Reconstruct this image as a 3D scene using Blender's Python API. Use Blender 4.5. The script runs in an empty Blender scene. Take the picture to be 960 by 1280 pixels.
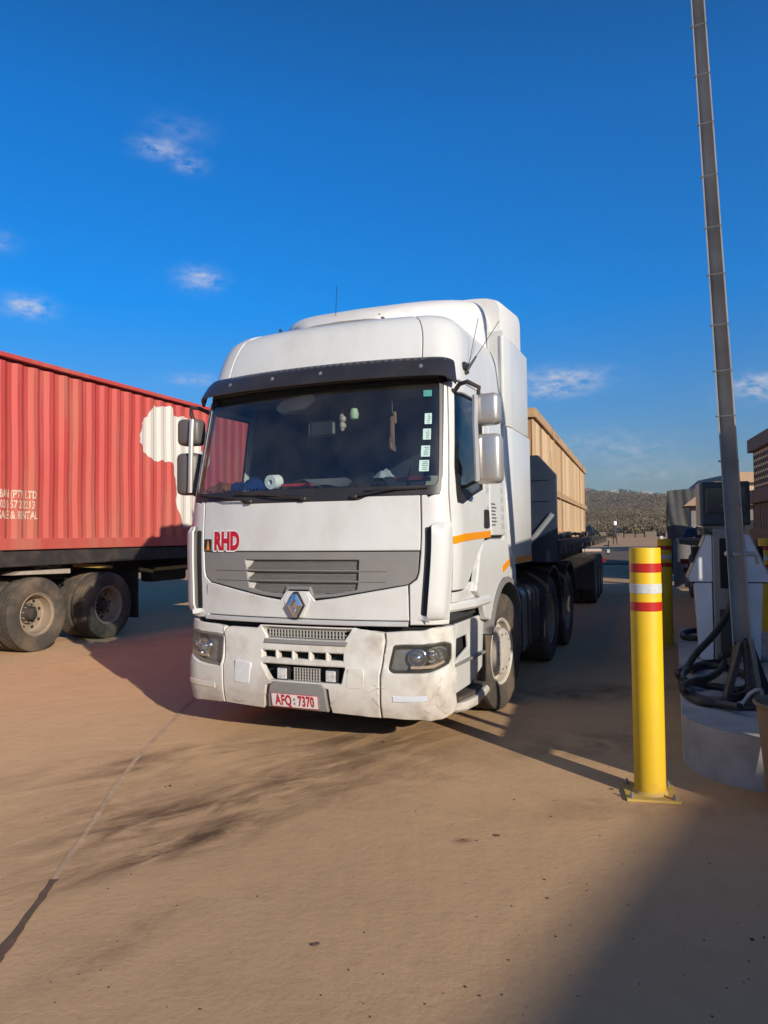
import bpy, bmesh, math, random
from math import sin, cos, pi, radians
from mathutils import Vector, Matrix
from mathutils.geometry import delaunay_2d_cdt
random.seed(7)
SC = bpy.context.scene
COL = SC.collection
# ------------------------------------------------------------------ camera
cam = bpy.data.cameras.new('camera'); co = bpy.data.objects.new('camera', cam); COL.objects.link(co)
PITCH, ROLL = .0322, -.0116
fw = Vector((0, cos(PITCH), sin(PITCH))); up = Vector((0, -sin(PITCH), cos(PITCH))); rt = Vector((1, 0, 0))
r2 = rt*cos(ROLL) + up*sin(ROLL)*1.0; u2 = up*cos(ROLL) - rt*sin(ROLL)
m = Matrix((r2, u2, -fw)).transposed().to_4x4(); m.translation = (0, 0, 1.57)
co.matrix_world = m
cam.sensor_fit = 'VERTICAL'; cam.sensor_height = 36; cam.lens = 36*907.83/1280
cam.clip_start = .05; cam.clip_end = 6000
SC.camera = co
# ------------------------------------------------------------------ sky, sun, exposure
SUN_AZ, SUN_EL = 148.0, 20.0          # degrees clockwise from +Y, towards the sun
w = bpy.data.worlds.new('World'); SC.world = w; w.use_nodes = True
nt = w.node_tree; nt.nodes.clear()
def N(tree, t, **k):
    n = tree.nodes.new(t)
    for a, b in k.items():
        if hasattr(n, a): setattr(n, a, b)
    return n
out = N(nt, 'ShaderNodeOutputWorld'); bg = N(nt, 'ShaderNodeBackground'); sky = N(nt, 'ShaderNodeTexSky')
sky.sky_type = 'NISHITA'; sky.sun_disc = False
sky.sun_elevation = radians(SUN_EL); sky.sun_rotation = radians(SUN_AZ)
sky.altitude = 900; sky.air_density = 1.0; sky.dust_density = 1.2; sky.ozone_density = 3.0
hs = N(nt, 'ShaderNodeHueSaturation'); hs.inputs['Saturation'].default_value = 1.46; hs.inputs['Hue'].default_value = .5085; hs.inputs['Value'].default_value = 1.0
gm = N(nt, 'ShaderNodeGamma'); gm.inputs[1].default_value = 1.0
nt.links.new(sky.outputs[0], hs.inputs['Color'])
# clouds: small wisps scattered over the whole dome
tc = N(nt, 'ShaderNodeTexCoord')
def dirv(px, py):
    x, y = px-480, py-640
    X = x*cos(ROLL)+y*sin(ROLL); Y = -x*sin(ROLL)+y*cos(ROLL)
    v = Vector((X, 907.8*cos(PITCH)+Y*sin(PITCH), 907.8*sin(PITCH)-Y*cos(PITCH))); return v.normalized()
def math_(op, a, b=None, c=None, tree=nt):
    n = N(tree, 'ShaderNodeMath', operation=op)
    for i, v in enumerate((a, b, c)):
        if v is None: continue
        if isinstance(v, (int, float)): n.inputs[i].default_value = v
        else: tree.links.new(v, n.inputs[i])
    return n.outputs[0]
tcz = N(nt, 'ShaderNodeTexCoord'); sz = N(nt, 'ShaderNodeSeparateXYZ'); nt.links.new(tcz.outputs['Generated'], sz.inputs[0])
rp = N(nt, 'ShaderNodeValToRGB'); el_ = rp.color_ramp.elements; nt.links.new(sz.outputs[2], rp.inputs[0])
for k_, (z_, v_) in enumerate([(0., .28), (.06, .33), (.15, .52), (.30, .80), (.5, .84), (.8, .44), (1., .30)]):
    e_ = el_[k_] if k_ < 2 else el_.new(z_); e_.position = z_; e_.color = (v_, v_, v_, 1)
nt.links.new(math_('MULTIPLY', rp.outputs[0], 2.0), hs.inputs['Value'])
nz = N(nt, 'ShaderNodeTexNoise'); nz.inputs['Scale'].default_value = 48; nz.inputs['Detail'].default_value = 6; nz.inputs['Roughness'].default_value = .62
mp = N(nt, 'ShaderNodeMapping'); mp.inputs['Scale'].default_value = (1, 1, 2.2)
nt.links.new(tc.outputs['Generated'], mp.inputs[0]); nt.links.new(mp.outputs[0], nz.inputs['Vector'])
total = None
for px, py, rx, rz, amp in [(201, 186, 19, 7, .62), (238, 207, 12, 6, .5), (225, 163, 24, 10, .16), (250, 349, 17, 9, .8), (35, 383, 17, 8, 1.0), (243, 475, 24, 6, .35), (700, 474, 40, 10, .75), (690, 490, 38, 6, .45), (745, 552, 55, 12, .22), (785, 566, 40, 9, .28), (955, 483, 26, 10, 1.0), (0, 302, 12, 8, .3), (820, 590, 60, 10, .3), (1150, 430, 60, 20, 1.0), (-180, 350, 50, 18, 1.0), (-260, 500, 70, 20, .8), (1300, 560, 80, 20, .8)]:
    d = dirv(px, py); az = Vector((d.y, -d.x, 0)).normalized(); el = az.cross(d)
    def dot(v, k):
        n = N(nt, 'ShaderNodeVectorMath', operation='DOT_PRODUCT'); nt.links.new(tc.outputs['Generated'], n.inputs[0]); n.inputs[1].default_value = v*k; return n.outputs['Value']
    e = math_('ADD', math_('POWER', dot(az, 907.8/rx), 2), math_('POWER', dot(el, 907.8/rz), 2))
    e = math_('MULTIPLY', math_('EXPONENT', math_('MULTIPLY', e, -.7)), amp)
    f = math_('GREATER_THAN', dot(d, 1), 0)
    e = math_('MULTIPLY', e, f)
    total = e if total is None else math_('ADD', total, e)
cm = math_('MULTIPLY', total, math_('MAXIMUM', math_('MULTIPLY', math_('SUBTRACT', nz.outputs[0], .34), 3.2), 0))
cm = math_('MINIMUM', cm, .8)
mx = N(nt, 'ShaderNodeMix', data_type='RGBA'); mx.inputs[7].default_value = (6.2, 6.3, 6.9, 1)
nt.links.new(cm, mx.inputs[0]); nt.links.new(hs.outputs[0], mx.inputs[6])
nt.links.new(mx.outputs[2], bg.inputs[0]); bg.inputs[1].default_value = .09
nt.links.new(bg.outputs[0], out.inputs[0])
sl = bpy.data.lights.new('sun', 'SUN'); sl.energy = 4.5; sl.angle = radians(.53); sl.color = (1.0, .93, .80)
so = bpy.data.objects.new('sun', sl); COL.objects.link(so)
tosun = Vector((sin(radians(SUN_AZ))*cos(radians(SUN_EL)), cos(radians(SUN_AZ))*cos(radians(SUN_EL)), sin(radians(SUN_EL))))
so.rotation_euler = tosun.to_track_quat('Z', 'Y').to_euler(); so.location = tosun*50
SC.view_settings.view_transform = 'Standard'; SC.view_settings.look = 'None'
SC.view_settings.exposure = 0.25; SC.view_settings.gamma = 1.0
SC.cycles.max_bounces = 8; SC.cycles.transparent_max_bounces = 12

# ------------------------------------------------------------------ materials
def srgb(r, g, b):
    f = lambda c: (c/255/12.92) if c/255 <= .04045 else ((c/255+.055)/1.055)**2.4
    return (f(r), f(g), f(b), 1)
MATS = {}
def mat(name, col, rough=.5, metal=0., var=.12, scale=6., bump=.0, bscale=40., dirt=None, dirt_amt=.0, dirt_scale=2.5, spec=.5, coat=0., stretch=(1, 1, 1), lowdirt=None):
    """procedural paint/plastic/metal: two-scale colour variation, dirt patches, fine bump. lowdirt=(z0,z1,amount): road dust near the ground"""
    if name in MATS: return MATS[name]
    m = bpy.data.materials.new(name); m.use_nodes = True; t = m.node_tree; b = t.nodes['Principled BSDF']; L = t.links.new
    if len(col) == 3: col = (*col, 1)
    tcn = N(t, 'ShaderNodeTexCoord'); mpn = N(t, 'ShaderNodeMapping'); mpn.inputs['Scale'].default_value = stretch
    L(tcn.outputs['Object'], mpn.inputs[0]); V = mpn.outputs[0]
    n1 = N(t, 'ShaderNodeTexNoise'); n1.inputs['Scale'].default_value = scale; n1.inputs['Detail'].default_value = 8; n1.inputs['Roughness'].default_value = .62; L(V, n1.inputs['Vector'])
    r1 = N(t, 'ShaderNodeMapRange'); r1.inputs[1].default_value = .25; r1.inputs[2].default_value = .75; r1.inputs[3].default_value = 1-var; r1.inputs[4].default_value = 1+var*.6; L(n1.outputs[0], r1.inputs[0])
    vm = N(t, 'ShaderNodeMix', data_type='RGBA', blend_type='MULTIPLY'); vm.inputs[0].default_value = 1; vm.inputs[6].default_value = col; L(r1.outputs[0], vm.inputs[7])
    c = vm.outputs[2]; ro = None
    if dirt is not None:
        n2 = N(t, 'ShaderNodeTexNoise'); n2.inputs['Scale'].default_value = dirt_scale; n2.inputs['Detail'].default_value = 10; n2.inputs['Roughness'].default_value = .68; L(V, n2.inputs['Vector'])
        r2_ = N(t, 'ShaderNodeMapRange'); r2_.inputs[1].default_value = .47; r2_.inputs[2].default_value = .75; r2_.inputs[3].default_value = dirt_amt*.15; r2_.inputs[4].default_value = dirt_amt; L(n2.outputs[0], r2_.inputs[0])
        fac = r2_.outputs[0]
        if lowdirt:
            sx = N(t, 'ShaderNodeSeparateXYZ'); L(tcn.outputs['Object'], sx.inputs[0])
            r3 = N(t, 'ShaderNodeMapRange'); r3.inputs[1].default_value = lowdirt[0]; r3.inputs[2].default_value = lowdirt[1]; r3.inputs[3].default_value = lowdirt[2]; r3.inputs[4].default_value = 0; L(sx.outputs[2], r3.inputs[0])
            mu = math_('MULTIPLY', r3.outputs[0], n1.outputs[0], tree=t)
            fac = math_('ADD', fac, math_('MULTIPLY', mu, 1.6, tree=t), tree=t)
            fac = math_('MINIMUM', fac, .95, tree=t)
        dm = N(t, 'ShaderNodeMix', data_type='RGBA'); dm.inputs[7].default_value = (*dirt[:3], 1); L(fac, dm.inputs[0]); L(c, dm.inputs[6]); c = dm.outputs[2]
        rr = N(t, 'ShaderNodeMapRange'); rr.inputs[3].default_value = rough; rr.inputs[4].default_value = min(1, rough+.45); L(fac, rr.inputs[0]); L(rr.outputs[0], b.inputs['Roughness']); ro = 1
    L(c, b.inputs['Base Color'])
    if ro is None: b.inputs['Roughness'].default_value = rough
    b.inputs['Metallic'].default_value = metal; b.inputs['Specular IOR Level'].default_value = spec; b.inputs['Coat Weight'].default_value = coat; b.inputs['Coat Roughness'].default_value = .12
    if bump > 0:
        n3 = N(t, 'ShaderNodeTexNoise'); n3.inputs['Scale'].default_value = bscale; n3.inputs['Detail'].default_value = 5; L(V, n3.inputs['Vector'])
        bp = N(t, 'ShaderNodeBump'); bp.inputs['Strength'].default_value = bump; bp.inputs['Distance'].default_value = .01; L(n3.outputs[0], bp.inputs['Height']); L(bp.outputs[0], b.inputs['Normal'])
    MATS[name] = m; return m
def glassmat(name, tint, refl=.9, rough=.02, ior=1.5, film=(.012, .10)):
    m = bpy.data.materials.new(name); m.use_nodes = True; t = m.node_tree; t.nodes.clear(); L = t.links.new
    o = N(t, 'ShaderNodeOutputMaterial'); tr = N(t, 'ShaderNodeBsdfTransparent'); tr.inputs[0].default_value = (*tint, 1)
    g = N(t, 'ShaderNodeBsdfGlossy'); g.inputs['Roughness'].default_value = rough; g.inputs[0].default_value = (refl, refl, refl, 1)
    fr = N(t, 'ShaderNodeFresnel'); fr.inputs[0].default_value = ior; mxx = N(t, 'ShaderNodeMixShader')
    gb = N(t, 'ShaderNodeNewGeometry'); io = math_('SUBTRACT', ior, math_('MULTIPLY', gb.outputs['Backfacing'], ior-1/ior, tree=t), tree=t); L(io, fr.inputs[0]); L(fr.outputs[0], mxx.inputs[0]); L(tr.outputs[0], mxx.inputs[1]); L(g.outputs[0], mxx.inputs[2])
    # a film of dust on the pane
    d = N(t, 'ShaderNodeBsdfDiffuse'); d.inputs[0].default_value = (.34, .29, .23, 1); n = N(t, 'ShaderNodeTexNoise'); n.inputs['Scale'].default_value = 3; n.inputs['Detail'].default_value = 8
    tcn = N(t, 'ShaderNodeTexCoord'); L(tcn.outputs['Object'], n.inputs['Vector']); mr = N(t, 'ShaderNodeMapRange'); mr.inputs[1].default_value = .35; mr.inputs[2].default_value = .8; mr.inputs[3].default_value = film[0]; mr.inputs[4].default_value = film[1]; L(n.outputs[0], mr.inputs[0])
    m2 = N(t, 'ShaderNodeMixShader'); L(mr.outputs[0], m2.inputs[0]); L(mxx.outputs[0], m2.inputs[1]); L(d.outputs[0], m2.inputs[2]); L(m2.outputs[0], o.inputs[0])
    return m
DUST = (.30, .195, .12)
white = mat('white_cab_paint', (.66, .655, .63), .32, var=.05, scale=3, dirt=(.38, .31, .24), dirt_amt=.38, dirt_scale=2.2, coat=.25, stretch=(1, 1, .6), lowdirt=(.3, 1.5, .22))
bump_white = mat('scuffed_bumper_paint', (.70, .68, .62), .42, var=.1, scale=9, dirt=(.26, .17, .10), dirt_amt=.55, dirt_scale=3.4, lowdirt=(.22, .75, .4), bump=.15, bscale=18)
defl_white = mat('deflector_gelcoat', (.72, .70, .66), .42, var=.06, dirt=(.55, .40, .30), dirt_amt=.6, dirt_scale=1.1, stretch=(1, .35, 1))
greyp = mat('grey_grille_plastic', (.21, .205, .195), .5, var=.1, dirt=DUST, dirt_amt=.3, dirt_scale=4)
meshp = mat('grille_mesh_plastic', (.36, .34, .31), .55, var=.1)
black = mat('black_plastic', (.018, .018, .02), .42, var=.2, dirt=DUST, dirt_amt=.14)
visorm = mat('smoked_visor_plastic', (.022, .024, .03), .22, var=.2, dirt=DUST, dirt_amt=.12, scale=3)
gap = mat('dark_cavity', (.012, .012, .013), .9)
interior = mat('dark_cab_lining', (.03, .031, .034), .85, var=.2)
dashm = mat('dashboard_plastic', (.10, .10, .10), .6, var=.2, dirt=DUST, dirt_amt=.3)
chrome = mat('chrome', (.75, .76, .78), .14, 1, var=.05)
alu = mat('brushed_aluminium_trim', (.66, .66, .65), .35, .35, var=.08, dirt=DUST, dirt_amt=.25)
silver = mat('silver_mirror_housing', (.55, .53, .50), .3, .55, var=.06, dirt=DUST, dirt_amt=.25)
rubber = mat('tyre_rubber', (.028, .027, .026), .85, var=.25, scale=14, dirt=(.20, .14, .09), dirt_amt=.6, dirt_scale=2.2, bump=.3, bscale=60)
rubber_d = mat('dusty_tyre_rubber', (.034, .031, .028), .9, var=.25, scale=14, dirt=(.25, .175, .11), dirt_amt=.8, dirt_scale=1.6, bump=.3, bscale=60)
rimm = mat('dusty_steel_rim', (.34, .275, .20), .6, .25, var=.25, scale=9, dirt=(.26, .15, .08), dirt_amt=.7, dirt_scale=4)
hubw = mat('white_hub_cover', (.55, .50, .43), .45, var=.15, scale=8, dirt=(.3, .2, .13), dirt_amt=.6, dirt_scale=3)
chassis = mat('dark_chassis_paint', (.022, .02, .019), .7, var=.3, dirt=(.15, .10, .07), dirt_amt=.45, dirt_scale=3)
navy = mat('navy_headboard_paint', (.012, .022, .045), .42, var=.25, dirt=(.07, .07, .075), dirt_amt=.3)
orange = mat('orange_reflective_tape', srgb(238, 148, 14), .35, var=.12, scale=20)
yellowt = mat('dirty_yellow_tape', (.35, .24, .05), .5, var=.3, dirt=DUST, dirt_amt=.5)
tank = mat('fuel_tank_aluminium', (.35, .35, .35), .35, .7, var=.2, dirt=(.12, .09, .07), dirt_amt=.7)
redp = mat('red_lettering', srgb(190, 20, 45), .5, var=.12, scale=20)
whitep = mat('white_film', (.8, .8, .78), .5, var=.05)
glass = glassmat('windscreen_glass', (.90, .94, .94), .8, film=(.006, .05))
sglass = glassmat('side_window_glass', (.74, .82, .84), .8, film=(.01, .05))
lens = glassmat('headlamp_lens', (.96, .96, .95), .9, .05, film=(.02, .10))
lamp_in = mat('headlamp_inner_reflector', (.30, .29, .27), .3, .6, var=.3)
# ------------------------------------------------------------------ mesh helpers
def tag(o, label=None, cat=None, group=None, kind=None):
    if label: o['label'] = label
    if cat: o['category'] = cat
    if group: o['group'] = group
    if kind: o['kind'] = kind
    return o
def empty(name, loc, az=0., label=None, cat=None, group=None):
    o = bpy.data.objects.new(name, None); o.empty_display_size = .3; COL.objects.link(o)
    o.location = loc; o.rotation_euler = (0, 0, -radians(az)); return tag(o, label, cat, group)
def fin(bm, sharp=.55):
    bmesh.ops.recalc_face_normals(bm, faces=bm.faces)
    for f in bm.faces: f.smooth = True
    for e in bm.edges:
        if len(e.link_faces) == 2 and e.calc_face_angle(0) > sharp: e.smooth = False
def obj(name, bm, material, parent=None, sharp=.55, keep=False):
    if not keep: fin(bm, sharp)
    me = bpy.data.meshes.new(name); bm.to_mesh(me); bm.free()
    for mm in (material if isinstance(material, (list, tuple)) else [material]): me.materials.append(mm)
    o = bpy.data.objects.new(name, me); COL.objects.link(o)
    if parent: o.parent = parent
    return o
def newobj(name, me, parent, loc=(0, 0, 0), rot=(0, 0, 0), scale=(1, 1, 1)):
    o = bpy.data.objects.new(name, me); COL.objects.link(o); o.parent = parent; o.location = loc; o.rotation_euler = rot; o.scale = scale; return o
def copy_tree(o, parent=None):
    c = o.copy(); COL.objects.link(c); c.parent = parent
    for ch in list(o.children): copy_tree(ch, c)
    return c
def B(): return bmesh.new()
def box(bm, c, s, rot=None, bev=0., seg=1, taper=None):
    r = bmesh.ops.create_cube(bm, size=1); vs = r['verts']
    for v in vs:
        k = 1.
        if taper and v.co.z > 0: k = taper
        v.co = Vector((v.co.x*s[0]*k, v.co.y*s[1]*k, v.co.z*s[2]))
    if bev > 0:
        es = list({e for v in vs for e in v.link_edges}); g = bmesh.ops.bevel(bm, geom=es, offset=bev, segments=seg, affect='EDGES', profile=.5); vs = list({v for f in g['faces'] for v in f.verts} | {v for v in vs if v.is_valid})
    M_ = Matrix.Translation(Vector(c)) @ (rot.to_4x4() if rot else Matrix.Identity(4))
    for v in vs: v.co = M_ @ v.co
    return vs
def bx(bm, x0, x1, y0, y1, z0, z1, bev=0.): return box(bm, ((x0+x1)/2, (y0+y1)/2, (z0+z1)/2), (abs(x1-x0), abs(y1-y0), abs(z1-z0)), bev=bev)
def tube(bm, pts, r, n=10, caps=True, closed=False):
    pts = [Vector(p) for p in pts]; rings = []; k = len(pts)
    for i, p in enumerate(pts):
        a = pts[(i-1) % k] if (i > 0 or closed) else p; b = pts[(i+1) % k] if (i < k-1 or closed) else p
        d = (b-a).normalized(); ref = Vector((0, 0, 1)) if abs(d.z) < .93 else Vector((1, 0, 0))
        if rings and prev is not None:
            u = (prev - d*prev.dot(d)).normalized()
        else: u = d.cross(ref).normalized()
        prev = u; v = d.cross(u); rr = r[i] if isinstance(r, (list, tuple)) else r
        rings.append([bm.verts.new(p + (u*cos(2*pi*j/n)+v*sin(2*pi*j/n))*rr) for j in range(n)])
    for i in range(k if closed else k-1):
        A, Bq = rings[i], rings[(i+1) % k]
        for j in range(n): bm.faces.new((A[j], A[(j+1) % n], Bq[(j+1) % n], Bq[j]))
    if caps and not closed: bm.faces.new(rings[0]); bm.faces.new(rings[-1][::-1])
prev = None
def cyl(bm, c0, c1, r, n=16, r1=None): tube(bm, [c0, c1], [r, r if r1 is None else r1], n)
def lathe(bm, prof, n=32, axis='z', at=(0, 0, 0), closed=False):
    """prof: (radius, height) list, spun round axis"""
    rings = []; at = Vector(at)
    for r, h in prof:
        ring = []
        for j in range(n):
            a = 2*pi*j/n; p = {'z': (r*cos(a), r*sin(a), h), 'x': (h, r*cos(a), r*sin(a)), 'y': (r*cos(a), h, r*sin(a))}[axis]
            ring.append(bm.verts.new(Vector(p)+at))
        rings.append(ring)
    k = len(prof)
    for i in range(k if closed else k-1):
        A, Bq = rings[i], rings[(i+1) % k]
        for j in range(n): bm.faces.new((A[j], A[(j+1) % n], Bq[(j+1) % n], Bq[j]))
    if not closed:
        for ring, pr in ((rings[0], prof[0]), (rings[-1], prof[-1])):
            if pr[0] > 1e-4: bm.faces.new(ring)
def prism(bm, poly, a0, a1, axis='x', bev=0):
    """polygon in the two other axes, extruded from a0 to a1 along axis"""
    def P(u, v, a): return {'x': (a, u, v), 'y': (u, a, v), 'z': (u, v, a)}[axis]
    A = [bm.verts.new(P(u, v, a0)) for u, v in poly]; C = [bm.verts.new(P(u, v, a1)) for u, v in poly]
    n = len(poly); fs = [bm.faces.new(A), bm.faces.new(C[::-1])]
    for i in range(n): fs.append(bm.faces.new((A[i], A[(i+1) % n], C[(i+1) % n], C[i])))
    if bev:
        bmesh.ops.bevel(bm, geom=list({e for f in fs for e in f.edges}), offset=bev, segments=1, affect='EDGES')
def textmesh(s, size=1., offset=0., align='CENTER', spacing=1.):
    cu = bpy.data.curves.new('text', 'FONT'); cu.body = s; cu.size = size; cu.offset = offset; cu.align_x = align; cu.align_y = 'CENTER'; cu.resolution_u = 3; cu.space_character = spacing
    o = bpy.data.objects.new('text', cu); COL.objects.link(o); dg = bpy.context.evaluated_depsgraph_get(); dg.update()
    me = bpy.data.meshes.new_from_object(o.evaluated_get(dg)); bm = B(); bm.from_mesh(me)
    bpy.data.objects.remove(o); bpy.data.curves.remove(cu); bpy.data.meshes.remove(me); return bm
# ------------------------------------------------------------------ panels on a curved surface
def catmull(t, pts):
    n = len(pts)
    if t <= pts[0][0]: return pts[0][1]
    if t >= pts[-1][0]: return pts[-1][1]
    for i in range(n-1):
        if t <= pts[i+1][0]: break
    x0, y0 = pts[i]; x1, y1 = pts[i+1]
    def s_(k):
        if k == 0: return (pts[1][1]-pts[0][1])/(pts[1][0]-pts[0][0])
        if k == n-1: return (pts[-1][1]-pts[-2][1])/(pts[-1][0]-pts[-2][0])
        return (pts[k+1][1]-pts[k-1][1])/(pts[k+1][0]-pts[k-1][0])
    h = x1-x0; u = (t-x0)/h
    return (2*u**3-3*u*u+1)*y0+(u**3-2*u*u+u)*s_(i)*h+(-2*u**3+3*u*u)*y1+(u**3-u*u)*s_(i+1)*h
B0 = [(.2, .02), (.4, -.03), (.88, -.01), (.9, 0), (1.85, .04), (1.95, .06), (2.8, .26), (2.9, .3), (3.1, .38), (3.22, .44), (3.3, .50), (3.35, .60), (3.4, .90)]
WW = [(.2, 1.14), (.9, 1.155), (1.5, 1.19), (1.9, 1.18), (2.4, 1.165), (2.8, 1.145), (3.1, 1.12), (3.22, 1.09), (3.3, 1.045), (3.35, .97), (3.4, .84)]
def outline(s, z):
    sg = -1 if s < 0 else 1; s = abs(s); b0 = catmull(z, B0); W = catmull(z, WW); rc = .2; xf = W-rc
    y1 = b0+.125*xf**2.2; sl = .275*xf**1.2
    if s <= 1: x = s*xf; return Vector((sg*x, b0+.125*abs(x)**2.2, z))
    P0 = (xf, y1); P2 = (W, y1+.26); P1 = (W-.012, y1+sl*(rc-.012))
    if s <= 2:
        t = s-1; return Vector((sg*((1-t)**2*P0[0]+2*t*(1-t)*P1[0]+t*t*P2[0]), (1-t)**2*P0[1]+2*t*(1-t)*P1[1]+t*t*P2[1], z))
    t = s-2; return Vector((sg*(W+.02*t), P2[1]+(2.1-P2[1])*t, z))
def surf(s, z, off=0.):
    p = outline(s, z); e = .004
    ds = outline(s+e, z)-outline(s-e, z); dz = outline(s, z+e)-outline(s, z-e); n = ds.cross(dz)
    n = n.normalized() if n.length > 1e-12 else Vector((0, -1, 0)); return p + n*off
def pip(x, y, poly):
    c = False; n = len(poly); j = n-1
    for i in range(n):
        xi, yi = poly[i]; xj, yj = poly[j]
        if (yi > y) != (yj > y) and x < (xj-xi)*(y-yi)/(yj-yi)+xi: c = not c
        j = i
    return c
def subdiv(poly, d):
    o = []
    for i, a in enumerate(poly):
        b = poly[(i+1) % len(poly)]; L = math.hypot(b[0]-a[0], b[1]-a[1]); k = max(1, int(math.ceil(L/d)))
        for j in range(k): o.append((a[0]+(b[0]-a[0])*j/k, a[1]+(b[1]-a[1])*j/k))
    return o
def area2(p): return sum(p[i][0]*p[(i+1) % len(p)][1]-p[(i+1) % len(p)][0]*p[i][1] for i in range(len(p)))
def inset(poly, r):
    sgn = 1 if area2(poly) > 0 else -1; o = []; n = len(poly)
    for i in range(n):
        a, b, c = poly[i-1], poly[i], poly[(i+1) % n]
        d1 = Vector((b[0]-a[0], b[1]-a[1])).normalized(); d2 = Vector((c[0]-b[0], c[1]-b[1])).normalized()
        n1 = Vector((-d1.y, d1.x))*sgn; n2 = Vector((-d2.y, d2.x))*sgn; mm = n1+n2
        mm = mm.normalized() if mm.length > 1e-6 else n1; k = r/max(.45, mm.dot(n1)); o.append((b[0]+mm.x*k, b[1]+mm.y*k))
    return o
def rnd(poly, r, k=3):
    """round the corners of a polygon"""
    o = []; n = len(poly)
    for i in range(n):
        a, b, c = map(Vector, (poly[i-1], poly[i], poly[(i+1) % n])); d1 = (a-b); d2 = (c-b); rr = min(r, d1.length*.45, d2.length*.45)
        p = b+d1.normalized()*rr; q = b+d2.normalized()*rr
        for j in range(k+1):
            t = j/k; o.append(tuple((1-t)**2*p+2*t*(1-t)*b+t*t*q))
    return o
def patch(poly, fn=surf, thick=.02, ch=.006, d=.06, holes=(), off=None, ds=None, bm=None):
    """solid panel: polygon (with holes) laid over surface fn, chamfered rim, given thickness"""
    bm = bm or B(); off = off or (lambda s, z: 0.)
    loops = [subdiv(poly, d)]+[subdiv(h, d) for h in holes]
    pts = []; edges = []; kind = []
    for li, lp in enumerate(loops):
        st = len(pts); n = len(lp)
        for p in lp: pts.append(Vector(p)); kind.append(1)
        edges += [(st+i, st+(i+1) % n) for i in range(n)]
        if ch > 0:
            ins = inset(lp, ch if li == 0 else -ch); st = len(pts)
            for p in ins: pts.append(Vector(p)); kind.append(0)
            edges += [(st+i, st+(i+1) % n) for i in range(n)]
    xs = [p[0] for p in loops[0]]; ys = [p[1] for p in loops[0]]
    x = min(xs)+d*.5
    while x < max(xs):
        y = min(ys)+d*.5
        while y < max(ys):
            if pip(x, y, loops[0]) and not any(pip(x, y, h) for h in loops[1:]): pts.append(Vector((x, y))); kind.append(0)
            y += d
        x += d
    vs, es, fs, ov, _, _ = delaunay_2d_cdt(pts, edges, [], 0, 1e-5)
    kd = [max([kind[k] for k in o], default=0) for o in ov]
    V = [bm.verts.new(fn(v.x, v.y, off(v.x, v.y)-(ch if k else 0))) for v, k in zip(vs, kd)]
    used = []
    for f in fs:
        c = sum((vs[i] for i in f), Vector((0, 0)))/len(f)
        if not pip(c.x, c.y, loops[0]) or any(pip(c.x, c.y, h) for h in loops[1:]): continue
        a = vs[f[0]]; b_ = vs[f[1]]; c_ = vs[f[2]]
        if abs((b_-a).cross(c_-a)) < 1e-9: continue
        try: used.append((bm.faces.new([V[i] for i in f]), f))
        except ValueError: pass
    fr = [u[0] for u in used]
    bmesh.ops.recalc_face_normals(bm, faces=fr)
    # back side
    be = [(e.verts[0], e.verts[1]) for f in fr for e in f.edges if len(e.link_faces) == 1]
    bk = {}
    for i, v in enumerate(vs):
        if V[i].link_faces: bk[V[i]] = bm.verts.new(fn(v.x, v.y, off(v.x, v.y)-thick))
    for f in fr: bm.faces.new([bk[v] for v in reversed(f.verts)])
    for a, b_ in be: bm.faces.new((a, b_, bk[b_], bk[a]))
    for v in [v for v in V if not v.link_faces]: bm.verts.remove(v)
    return bm
def mir(poly): return [(-a, b) for a, b in reversed(poly)]
# ================================================================== ground and terrain
TRUCK = (-.6654, 5.5165, 0.); TAZ = 22.48
def gpt(px, py, z=0.):
    """where a photo pixel meets the ground (used only to survey the place)"""
    d = dirv(px, py); t = (z-1.57)/d.z; return Vector((d.x*t, d.y*t))
def ground_height(x, y):
    pr = [(-1e5, 0), (30, 0), (64, .43), (85, .82), (150, 3.2), (300, 10.5), (500, 22), (800, 37), (950, 42), (1500, 30), (6000, 0)]
    r = math.hypot(x, y)
    for (a, b), (c, d) in zip(pr, pr[1:]):
        if r <= c:
            h = b+(d-b)*(r-a)/(c-a); break
    else: h = 0
    if r > 120:
        k = min(1, (r-120)/400); h += k*(3.5*sin(x*.011+1)+3*sin(x*.023+y*.01)+1.8*sin(x*.05+2)); 
        h += 15*max(0, min(1, (r-500)/300))*math.exp(-((math.atan2(x, y)-.262)/.05)**2)
    return h
bm = B(); rings = [0.5]+[1.6*1.22**i for i in range(42)]; NA = 160; prevr = None
c0 = bm.verts.new((0, 0, 0))
for r in rings:
    ring = [bm.verts.new((r*sin(2*pi*j/NA), r*cos(2*pi*j/NA), ground_height(r*sin(2*pi*j/NA), r*cos(2*pi*j/NA)))) for j in range(NA)]
    for j in range(NA):
        if prevr: bm.faces.new((prevr[j], prevr[(j+1) % NA], ring[(j+1) % NA], ring[j]))
        else: bm.faces.new((c0, ring[(j+1) % NA], ring[j]))
    prevr = ring
gm_ = bpy.data.materials.new('dusty_concrete_ground'); gm_.use_nodes = True; t = gm_.node_tree; L = t.links.new; pb = t.nodes['Principled BSDF']
tcn = N(t, 'ShaderNodeTexCoord'); OC = tcn.outputs['Object']
def noise(scale, det=8, rough=.6, src=None, tree=t, dist=0.):
    n = N(tree, 'ShaderNodeTexNoise'); n.inputs['Scale'].default_value = scale; n.inputs['Detail'].default_value = det; n.inputs['Roughness'].default_value = rough; n.inputs['Distortion'].default_value = dist
    tree.links.new(src or OC, n.inputs['Vector']); return n.outputs[0]
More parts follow.
